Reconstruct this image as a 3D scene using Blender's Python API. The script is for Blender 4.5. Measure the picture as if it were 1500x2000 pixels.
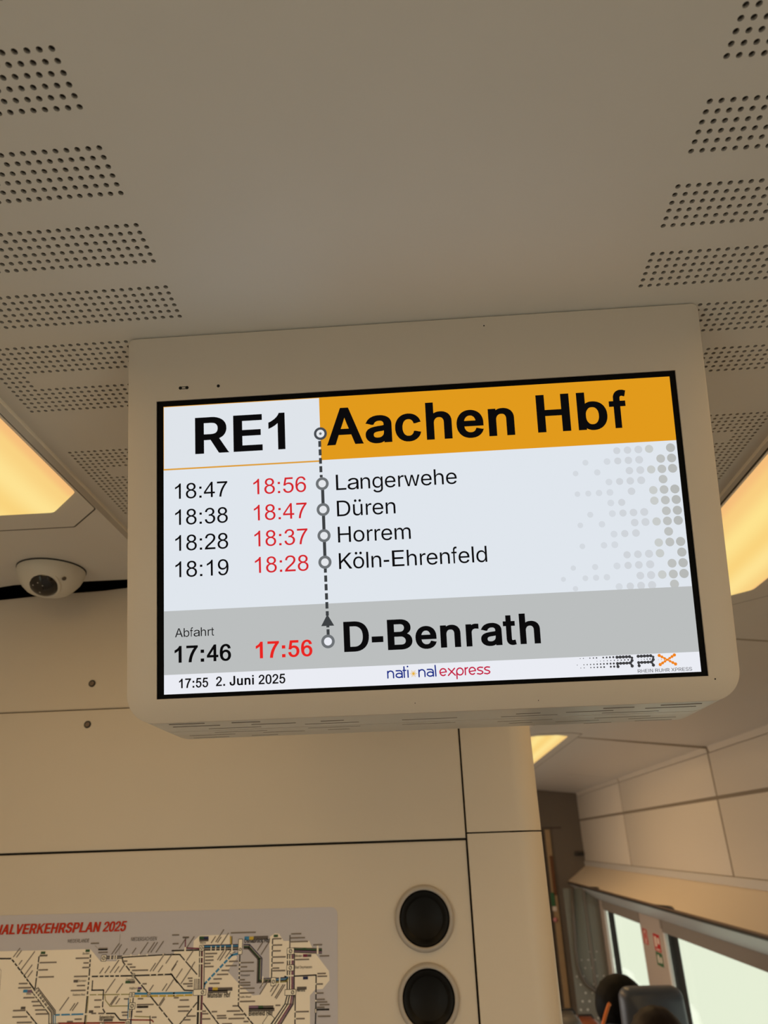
import bpy, bmesh, math, random
from mathutils import Vector, Matrix
random.seed(4)
PI = math.pi
sc = bpy.context.scene
COL = sc.collection
for o in list(bpy.data.objects):
    bpy.data.objects.remove(o)

# ------------------------------------------------------------------ camera
# All coordinates are metres; the camera stands at the origin, the train runs along +y, z is up.
R_CAM = ((0.9977, 0.0608, -0.0301), (-0.0530, 0.4208, -0.9056), (-0.0424, 0.9051, 0.4230))   # right, down, forward
cam = bpy.data.cameras.new('camera')
cam.sensor_fit = 'VERTICAL'
cam.sensor_height = 36.0
cam.lens = 1395.72 / 2000 * 36.0
cam.clip_start = 0.01
cam.dof.use_dof = True
cam.dof.focus_distance = 0.653
cam.dof.aperture_fstop = 9.0
camo = bpy.data.objects.new('camera', cam)
COL.objects.link(camo)
rx, dn, fw = [Vector(v).normalized() for v in R_CAM]
m3 = Matrix((rx, -dn, -fw)).transposed()
camo.matrix_world = m3.to_4x4()
sc.camera = camo

# ------------------------------------------------------------------ world, light, exposure
SKY_UP, SKY_DOWN = 1.4, 1.12
LAMP_SEEN = 1.0
LAMP_POWER = 8.4      # watts per square metre of diffuser
world = bpy.data.worlds.new('world')
sc.world = world
world.use_nodes = True
nt = world.node_tree
bg = nt.nodes['Background']
tc = nt.nodes.new('ShaderNodeTexCoord')
sp = nt.nodes.new('ShaderNodeSeparateXYZ')
cr = nt.nodes.new('ShaderNodeValToRGB')
mr = nt.nodes.new('ShaderNodeMapRange')
mr.inputs['From Min'].default_value = -1
nt.links.new(tc.outputs['Generated'], sp.inputs[0])
nt.links.new(sp.outputs['Z'], mr.inputs['Value'])
nt.links.new(mr.outputs[0], cr.inputs[0])
nt.links.new(cr.outputs[0], bg.inputs[0])
cr.color_ramp.elements[0].position = 0.45
cr.color_ramp.elements[0].color = (0.81 * SKY_DOWN, 0.86 * SKY_DOWN, 0.71 * SKY_DOWN, 1)
cr.color_ramp.elements[1].position = 0.75
cr.color_ramp.elements[1].color = (SKY_UP, SKY_UP, SKY_UP * 1.02, 1)
bg.inputs[1].default_value = 1.0
vs = sc.view_settings
vs.view_transform = 'Standard'
vs.look = 'None'
vs.exposure = 0.0
vs.gamma = 1.0
vs.use_curve_mapping = False
sc.cycles.max_bounces = 10
sc.cycles.diffuse_bounces = 7
sc.cycles.use_denoising = True


def area_light(name, loc, rot, sx, sy, power, color):
    l = bpy.data.lights.new(name, 'AREA')
    l.shape = 'RECTANGLE'
    l.size, l.size_y = sx, sy
    l.energy = power
    l.color = color
    o = bpy.data.objects.new(name, l)
    o.location = loc
    o.rotation_euler = rot
    COL.objects.link(o)
    return o


WARM = (1.0, 0.60, 0.26)
DAY_FILL = (1.0, 0.99, 0.97)
# added saloon fill, unseen at left: warm as from lamps, neutral as from windows
area_light('lamp_row_light', (-.555, 4.6, .425), (0, 0, 0), .20, 3.4, 19.0, WARM)
area_light('window_daylight', (-1.22, 4.4, -.70), (0, -PI / 2 + .35, 0), .70, 3.0, 12.0, DAY_FILL)  # added neutral fill; no window is built in the wall there
# added daylight-coloured fill, unseen behind the camera, tilted at the floor from both sides
area_light('door_daylight', (-1.24, -1.1, -.50), (0, -PI / 2 + .65, 0), 1.3, 1.3, 7.5, DAY_FILL)
area_light('door_daylight', (1.24, -1.1, -.50), (0, PI / 2 - .65, 0), 1.3, 1.3, 7.5, DAY_FILL)


# ------------------------------------------------------------------ materials
def lin(c):
    c = c / 255
    return c / 12.92 if c <= 0.04045 else ((c + 0.055) / 1.055) ** 2.4


def S(r, g, b):
    return (lin(r), lin(g), lin(b), 1)


def mat(name, col, rough=0.5, metal=0.0, spec=0.5, bump=0.0, bscale=900, var=0.0):
    m = bpy.data.materials.new(name)
    m.use_nodes = True
    t = m.node_tree
    p = t.nodes['Principled BSDF']
    c = tuple(col) + ((1,) if len(col) == 3 else ())
    p.inputs['Base Color'].default_value = c
    p.inputs['Roughness'].default_value = rough
    p.inputs['Metallic'].default_value = metal
    p.inputs['Specular IOR Level'].default_value = spec
    if bump or var:
        co = t.nodes.new('ShaderNodeTexCoord')
        n = t.nodes.new('ShaderNodeTexNoise')
        n.inputs['Scale'].default_value = bscale
        n.inputs['Detail'].default_value = 3
        t.links.new(co.outputs['Object'], n.inputs['Vector'])
        if bump:
            b = t.nodes.new('ShaderNodeBump')
            b.inputs['Strength'].default_value = bump
            b.inputs['Distance'].default_value = 0.0005
            t.links.new(n.outputs[0], b.inputs['Height'])
            t.links.new(b.outputs[0], p.inputs['Normal'])
        if var:
            n2 = t.nodes.new('ShaderNodeTexNoise')
            n2.inputs['Scale'].default_value = 14
            t.links.new(co.outputs['Object'], n2.inputs['Vector'])
            mx = t.nodes.new('ShaderNodeMix')
            mx.data_type = 'RGBA'
            mx.inputs['A'].default_value = tuple(x * (1 - var) for x in c[:3]) + (1,)
            mx.inputs['B'].default_value = tuple(min(1, x * (1 + var)) for x in c[:3]) + (1,)
            t.links.new(n2.outputs[0], mx.inputs['Factor'])
            t.links.new(mx.outputs['Result'], p.inputs['Base Color'])
    return m


def emit(name, col, s=1.0):
    m = bpy.data.materials.new(name)
    m.use_nodes = True
    t = m.node_tree
    t.nodes.clear()
    e = t.nodes.new('ShaderNodeEmission')
    e.inputs[0].default_value = col
    e.inputs[1].default_value = s
    o = t.nodes.new('ShaderNodeOutputMaterial')
    t.links.new(e.outputs[0], o.inputs[0])
    return m


M = {}
M['ceiling'] = mat('ceiling_laminate', (0.63, 0.61, 0.57), 0.45, bump=0.02, var=0.02)
M['hole'] = mat('black_fleece', (0.05, 0.043, 0.036), 0.9)
M['side'] = mat('grey_beige_plastic', (0.70, 0.68, 0.65), 0.4, bump=0.02)
M['rim'] = mat('light_plastic_edge', (0.93, 0.89, 0.80), 0.35)
M['wall'] = mat('beige_wall_panel', (0.66, 0.60, 0.52), 0.42, bump=0.03, var=0.015)
M['saloon'] = mat('saloon_wall_panel', (0.80, 0.74, 0.65), 0.4, bump=0.02)
M['gap'] = mat('dark_joint', (0.10, 0.085, 0.07), 0.8)
M['joint'] = mat('brown_joint', (0.27, 0.225, 0.17), 0.7)
M['void'] = mat('black_void', (0.004, 0.004, 0.004), 1.0, spec=0.0)
M['housing'] = mat('housing_plastic', (0.53, 0.47, 0.40), 0.42, bump=0.05, bscale=1500, var=0.01)
M['vent_grey'] = mat('grey_vent_plastic', (0.60, 0.60, 0.58), 0.32, bump=0.05, bscale=1500)  # housing plastic greyed below; cool floor-bounced daylight put into the colour
M['housing_dark'] = mat('slot_shadow', (0.16, 0.13, 0.105), 0.8)
M['bezel'] = mat('black_bezel', (0.002, 0.002, 0.002), 0.5, spec=0.06)
M['black'] = mat('black_satin', (0.003, 0.003, 0.003), 0.45, spec=0.2)
M['blackrub'] = mat('black_rubber', (0.012, 0.012, 0.013), 0.6)
M['greyring'] = mat('grey_plastic_ring', (0.42, 0.39, 0.36), 0.45)
M['metal'] = mat('steel', (0.55, 0.52, 0.48), 0.35, metal=1.0)
M['camera_white'] = mat('camera_shell', (0.68, 0.66, 0.60), 0.35)
M['smoked'] = mat('smoked_dome', (0.012, 0.01, 0.009), 0.06)
M['lens'] = mat('lens_glint', (0.6, 0.6, 0.6), 0.2, metal=1.0)
M['ledge'] = mat('ledge_panel', (0.85, 0.73, 0.56), 0.4)
M['fascia'] = mat('grey_fascia', (0.50, 0.51, 0.52), 0.35)
M['rail'] = mat('brown_rail', (0.20, 0.14, 0.10), 0.3)
M['darkrail'] = mat('dark_rail', (0.03, 0.028, 0.025), 0.4)
M['brownwall'] = mat('window_pillar', (0.53, 0.465, 0.42), 0.5)
M['cassette'] = mat('blind_cassette', (0.30, 0.27, 0.24), 0.5)
M['whiteframe'] = mat('white_window_frame', (0.82, 0.83, 0.84), 0.4)
M['farwall'] = mat('dark_brown_wall', (0.16, 0.135, 0.11), 0.5)
M['wood'] = mat('light_wood', (0.42, 0.30, 0.17), 0.5, var=0.1)
M['floor'] = mat('speckled_floor', (0.34, 0.35, 0.36), 0.7, var=0.15)
M['orange'] = mat('orange_plastic', (0.85, 0.22, 0.03), 0.4)
M['seatback'] = mat('slate_seat_shell', (0.075, 0.095, 0.135), 0.35)
M['seatfab'] = mat('dark_seat_fabric', (0.035, 0.04, 0.06), 0.85, bump=0.3, bscale=300)
M['skin'] = mat('skin', (0.48, 0.29, 0.20), 0.5)
M['hair_black'] = mat('black_hair', (0.003, 0.003, 0.003), 0.6, spec=0.1, bump=0.4, bscale=150)
M['hair_brown'] = mat('brown_hair', (0.016, 0.010, 0.008), 0.55, spec=0.2, bump=0.4, bscale=150)
M['hair_red'] = mat('chestnut_hair', (0.16, 0.05, 0.02), 0.5, bump=0.4, bscale=150)
M['hair_grey'] = mat('grey_hair', (0.10, 0.10, 0.10), 0.5, bump=0.4, bscale=150)
M['cloth_dark'] = mat('dark_cloth', (0.03, 0.035, 0.05), 0.9)
M['cloth_orange'] = mat('orange_cloth', (0.75, 0.22, 0.04), 0.9)
M['cloth_grey'] = mat('grey_cloth', (0.2, 0.2, 0.2), 0.9)
M['eye'] = mat('eye', (0.05, 0.03, 0.02), 0.2)
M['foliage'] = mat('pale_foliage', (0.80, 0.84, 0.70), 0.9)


def glass_mat(name, tint, refl=0.08, frost=0.0):
    m = bpy.data.materials.new(name)
    m.use_nodes = True
    t = m.node_tree
    t.nodes.clear()
    o = t.nodes.new('ShaderNodeOutputMaterial')
    tr = t.nodes.new('ShaderNodeBsdfTransparent')
    tr.inputs[0].default_value = tint
    gl = t.nodes.new('ShaderNodeBsdfGlossy')
    gl.inputs['Roughness'].default_value = 0.03
    mx = t.nodes.new('ShaderNodeMixShader')
    mx.inputs[0].default_value = refl
    t.links.new(tr.outputs[0], mx.inputs[1])
    t.links.new(gl.outputs[0], mx.inputs[2])
    last = mx
    if frost:
        d = t.nodes.new('ShaderNodeBsdfDiffuse')
        d.inputs[0].default_value = (0.30, 0.31, 0.28, 1)
        m2 = t.nodes.new('ShaderNodeMixShader')
        m2.inputs[0].default_value = frost
        t.links.new(mx.outputs[0], m2.inputs[1])
        t.links.new(d.outputs[0], m2.inputs[2])
        last = m2
    t.links.new(last.outputs[0], o.inputs[0])
    return m


M['glass'] = glass_mat('window_glass', (0.97, 0.98, 0.95, 1), 0.04)
M['frosted'] = glass_mat('grey_glass', (0.55, 0.57, 0.54, 1), 0.05, 0.6)


def lamp_mat():
    m = bpy.data.materials.new('warm_diffuser')
    m.use_nodes = True
    t = m.node_tree
    t.nodes.clear()
    o = t.nodes.new('ShaderNodeOutputMaterial')
    e = t.nodes.new('ShaderNodeEmission')
    co = t.nodes.new('ShaderNodeTexCoord')
    s = t.nodes.new('ShaderNodeSeparateXYZ')
    r = t.nodes.new('ShaderNodeValToRGB')
    r.color_ramp.interpolation = 'EASE'
    stops = [(0.0, S(246, 190, 122)), (0.10, S(249, 206, 128)), (0.30, S(254, 226, 142)), (0.52, S(250, 212, 126)),
             (0.72, S(254, 226, 146)), (0.92, S(249, 210, 130)), (1.0, S(246, 190, 122))]
    for i, (p, c) in enumerate(stops):
        el = r.color_ramp.elements[i] if i < 2 else r.color_ramp.elements.new(p)
        el.position = p
        el.color = c
    t.links.new(co.outputs['Generated'], s.inputs[0])
    t.links.new(s.outputs['X'], r.inputs[0])
    t.links.new(r.outputs[0], e.inputs[0])
    e.inputs[1].default_value = LAMP_SEEN
    t.links.new(e.outputs[0], o.inputs[0])
    return m


M['lamp'] = lamp_mat()


# ------------------------------------------------------------------ helpers
def set_parent(o, parent):
    if parent:
        o.parent = parent
        if parent.type == 'EMPTY':
            o.matrix_parent_inverse = Matrix.Translation(parent.location).inverted()


def mesh_obj(name, verts, faces, m=None, parent=None, smooth=False, mats=None, mi=None):
    me = bpy.data.meshes.new(name)
    me.from_pydata([tuple(v) for v in verts], [], faces)
    for x in (mats or ([m] if m else [])):
        me.materials.append(x)
    if mi:
        me.polygons.foreach_set('material_index', mi)
    if smooth:
        me.polygons.foreach_set('use_smooth', [True] * len(me.polygons))
    me.update()
    o = bpy.data.objects.new(name, me)
    COL.objects.link(o)
    set_parent(o, parent)
    return o


def bm_obj(name, bm, m, parent=None, smooth=False, auto=None):
    me = bpy.data.meshes.new(name)
    bmesh.ops.recalc_face_normals(bm, faces=bm.faces[:])
    bm.to_mesh(me)
    bm.free()
    for x in (m if isinstance(m, list) else [m]):
        me.materials.append(x)
    if smooth:
        me.polygons.foreach_set('use_smooth', [True] * len(me.polygons))
        if auto:
            me.set_sharp_from_angle(angle=math.radians(auto))
    o = bpy.data.objects.new(name, me)
    COL.objects.link(o)
    set_parent(o, parent)
    return o


def tag(o, label=None, cat=None, group=None, kind=None):
    if label:
        o['label'] = label
    if cat:
        o['category'] = cat
    if group:
        o['group'] = group
    if kind:
        o['kind'] = kind
    return o


def struct(o, label=None):
    o['kind'] = 'structure'
    if label:
        o['label'] = label
    return o


def empty(name, loc, label, cat, group=None):
    o = bpy.data.objects.new(name, None)
    o.location = loc
    o.empty_display_size = 0.05
    COL.objects.link(o)
    return tag(o, label, cat, group)


def bbox(bm, x0, x1, y0, y1, z0, z1, bev=0.0, seg=2):
    r = bmesh.ops.create_cube(bm, size=1)
    for v in r['verts']:
        v.co = Vector((x0 + (v.co.x + .5) * (x1 - x0), y0 + (v.co.y + .5) * (y1 - y0), z0 + (v.co.z + .5) * (z1 - z0)))
    if bev:
        es = list({e for v in r['verts'] for e in v.link_edges})
        bmesh.ops.bevel(bm, geom=es, offset=bev, segments=seg, affect='EDGES', profile=0.5)


def box(name, x0, x1, y0, y1, z0, z1, m, parent=None, bev=0.0, seg=2):
    bm = bmesh.new()
    bbox(bm, x0, x1, y0, y1, z0, z1, bev, seg)
    return bm_obj(name, bm, m, parent, smooth=bool(bev), auto=40)


def prism_y(name, prof, y0, y1, m, parent=None, smooth=False, auto=40):
    """closed (x, z) profile extruded along y"""
    bm = bmesh.new()
    a = [bm.verts.new((x, y0, z)) for x, z in prof]
    b = [bm.verts.new((x, y1, z)) for x, z in prof]
    n = len(prof)
    bm.faces.new(a)
    bm.faces.new(b[::-1])
    for i in range(n):
        bm.faces.new((a[i], b[i], b[(i + 1) % n], a[(i + 1) % n]))
    return bm_obj(name, bm, m, parent, smooth, auto)


def prism_z(bm, prof, z0, z1, inset_top=0.0):
    a = [bm.verts.new((x, y, z0)) for x, y in prof]
    cx = sum(p[0] for p in prof) / len(prof)
    cy = sum(p[1] for p in prof) / len(prof)
    b = [bm.verts.new((x, y, z1)) for x, y in prof]
    bm.faces.new(a)
    bm.faces.new(b[::-1])
    n = len(prof)
    for i in range(n):
        bm.faces.new((a[i], b[i], b[(i + 1) % n], a[(i + 1) % n]))


def round_poly(pts, rad, seg=5):
    """round the corners of a polygon; rad may be a list"""
    out = []
    n = len(pts)
    for i in range(n):
        r = rad[i] if isinstance(rad, (list, tuple)) else rad
        p = Vector(pts[i])
        a = (Vector(pts[i - 1]) - p)
        b = (Vector(pts[(i + 1) % n]) - p)
        if r <= 1e-6:
            out.append(tuple(p))
            continue
        ang = a.angle(b) / 2
        d = min(r / math.tan(ang), a.length * .49, b.length * .49)
        r = d * math.tan(ang)
        a.normalize()
        b.normalize()
        c = p + (a + b).normalized() * (r / math.sin(ang))
        p0, p1 = p + a * d - c, p + b * d - c
        t0 = math.atan2(p0.y, p0.x)
        t1 = math.atan2(p1.y, p1.x)
        while t1 - t0 > PI:
            t1 -= 2 * PI
        while t1 - t0 < -PI:
            t1 += 2 * PI
        for k in range(seg + 1):
            t = t0 + (t1 - t0) * k / seg
            out.append((c.x + r * math.cos(t), c.y + r * math.sin(t)))
    return out


def lathe(bm, prof, M4, seg=32):
    """profile [(r, h)] spun about local z, placed by matrix M4"""
    rings = []
    for r, h in prof:
        if r < 1e-6:
            rings.append([bm.verts.new(M4 @ Vector((0, 0, h)))])
        else:
            rings.append([bm.verts.new(M4 @ Vector((r * math.cos(2 * PI * k / seg), r * math.sin(2 * PI * k / seg), h))) for k in range(seg)])
    for a, b in zip(rings, rings[1:]):
        for k in range(seg):
            k2 = (k + 1) % seg
            if len(a) == 1 and len(b) > 1:
                bm.faces.new((a[0], b[k2], b[k]))
            elif len(b) == 1 and len(a) > 1:
                bm.faces.new((a[k], a[k2], b[0]))
            elif len(a) > 1:
                bm.faces.new((a[k], a[k2], b[k2], b[k]))


def axis_matrix(loc, zdir):
    z = Vector(zdir).normalized()
    x = z.orthogonal().normalized()
    y = z.cross(x)
    m = Matrix((x, y, z)).transposed().to_4x4()
    m.translation = Vector(loc)
    return m


def tube(bm, pts, r, seg=10):
    pts = [Vector(p) for p in pts]
    rings = []
    for i, p in enumerate(pts):
        d = (pts[min(i + 1, len(pts) - 1)] - pts[max(i - 1, 0)]).normalized()
        x = d.orthogonal().normalized() if i == 0 else (rings_x - d * rings_x.dot(d)).normalized()
        rings_x = x
        y = d.cross(x)
        rings.append([bm.verts.new(p + (x * math.cos(2 * PI * k / seg) + y * math.sin(2 * PI * k / seg)) * r) for k in range(seg)])
    for a, b in zip(rings, rings[1:]):
        for k in range(seg):
            bm.faces.new((a[k], a[(k + 1) % seg], b[(k + 1) % seg], b[k]))
    bm.faces.new(rings[0][::-1])
    bm.faces.new(rings[-1])


# flat drawing on a plane: collects polygons per colour, then becomes ONE mesh
def fill_polys(polys):
    """triangulate polygons with holes (even-odd) -> verts2d, tris"""
    cu = bpy.data.curves.new('tmp', 'CURVE')
    cu.dimensions = '2D'
    cu.fill_mode = 'BOTH'
    for q in polys:
        s = cu.splines.new('POLY')
        s.points.add(len(q) - 1)
        s.use_cyclic_u = True
        for p, (x, y) in zip(s.points, q):
            p.co = (x, y, 0, 1)
    ob = bpy.data.objects.new('tmp', cu)
    me = bpy.data.meshes.new_from_object(ob)
    vs_ = [tuple(v.co[:2]) for v in me.vertices]
    fs_ = [tuple(p.vertices) for p in me.polygons]
    bpy.data.meshes.remove(me)
    bpy.data.objects.remove(ob)
    bpy.data.curves.remove(cu)
    return vs_, fs_


def text_polys(s, G):
    x = 0
    out = []
    for ch in s:
        if ch == ' ':
            x += 278
            continue
        f = G[ch].split('|')
        for q in f[1:]:
            v = list(map(int, q.split()))
            out.append([(x + v[i], v[i + 1]) for i in range(0, len(v), 2)])
        x += int(f[0])
    return out


class Draw:
    def __init__(self):
        self.v, self.f, self.mi, self.mats = [], [], [], []

    def _m(self, m):
        if m not in self.mats:
            self.mats.append(m)
        return self.mats.index(m)

    def poly(self, pts, m, h=0.0):
        b = len(self.v)
        ar = sum(pts[i - 1][0] * pts[i][1] - pts[i][0] * pts[i - 1][1] for i in range(len(pts)))
        if ar < 0:
            pts = pts[::-1]
        self.v += [(x, y, h) for x, y in pts]
        self.f.append(tuple(range(b, b + len(pts))))
        self.mi.append(self._m(m))

    def rect(self, x0, y0, x1, y1, m, h=0.0):
        self.poly([(x0, y0), (x1, y0), (x1, y1), (x0, y1)], m, h)

    def disc(self, x, y, r, m, h=0.0, n=20, sy=1.0):
        self.poly([(x + r * math.cos(2 * PI * k / n), y + r * sy * math.sin(2 * PI * k / n)) for k in range(n)], m, h)

    def ring(self, x, y, r0, r1, m, h=0.0, n=36):
        for k in range(n):
            a, b = 2 * PI * k / n, 2 * PI * (k + 1) / n
            self.poly([(x + r0 * math.cos(a), y + r0 * math.sin(a)), (x + r1 * math.cos(a), y + r1 * math.sin(a)),
                       (x + r1 * math.cos(b), y + r1 * math.sin(b)), (x + r0 * math.cos(b), y + r0 * math.sin(b))], m, h)

    def stroke(self, pts, w, m, h=0.0, caps=True):
        for a, b in zip(pts, pts[1:]):
            dx, dy = b[0] - a[0], b[1] - a[1]
            l = math.hypot(dx, dy) or 1
            nx, ny = -dy / l * w / 2, dx / l * w / 2
            self.poly([(a[0] + nx, a[1] + ny), (a[0] - nx, a[1] - ny), (b[0] - nx, b[1] - ny), (b[0] + nx, b[1] + ny)], m, h)
        for i, p in enumerate(pts):
            if caps or 0 < i < len(pts) - 1:
                self.disc(p[0], p[1], w / 2, m, h, 12)

    def tri(self, vs_, fs_, m, h):
        b = len(self.v)
        self.v += [(x, y, h) for x, y in vs_]
        for f in fs_:
            self.f.append(tuple(b + i for i in f))
            self.mi.append(self._m(m))

    def text(self, s, G, x0, x1, base, cap, m, h=0.0, shear=0.0, rot=0.0):
        """string whose ink runs from x0 to x1, baseline and cap height given"""
        q = text_polys(s, G)
        a = min(p[0] for r in q for p in r)
        b = max(p[0] for r in q for p in r)
        k, ky = (x1 - x0) / (b - a), cap / 716
        q = [[((p[0] - a) * k + p[1] * ky * shear, p[1] * ky) for p in r] for r in q]
        c, s_ = math.cos(rot), math.sin(rot)
        q = [[(x0 + p[0] * c - p[1] * s_, base + p[0] * s_ + p[1] * c) for p in r] for r in q]
        v, f = fill_polys(q)
        self.tri(v, f, m, h)

    def build(self, name, parent, M4, scale=0.001):
        vs_ = [M4 @ Vector((x * scale, y * scale, h * scale)) for x, y, h in self.v]
        # make every face look the same way
        o = mesh_obj(name, vs_, self.f, None, parent, mats=self.mats, mi=self.mi)
        return o


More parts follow.
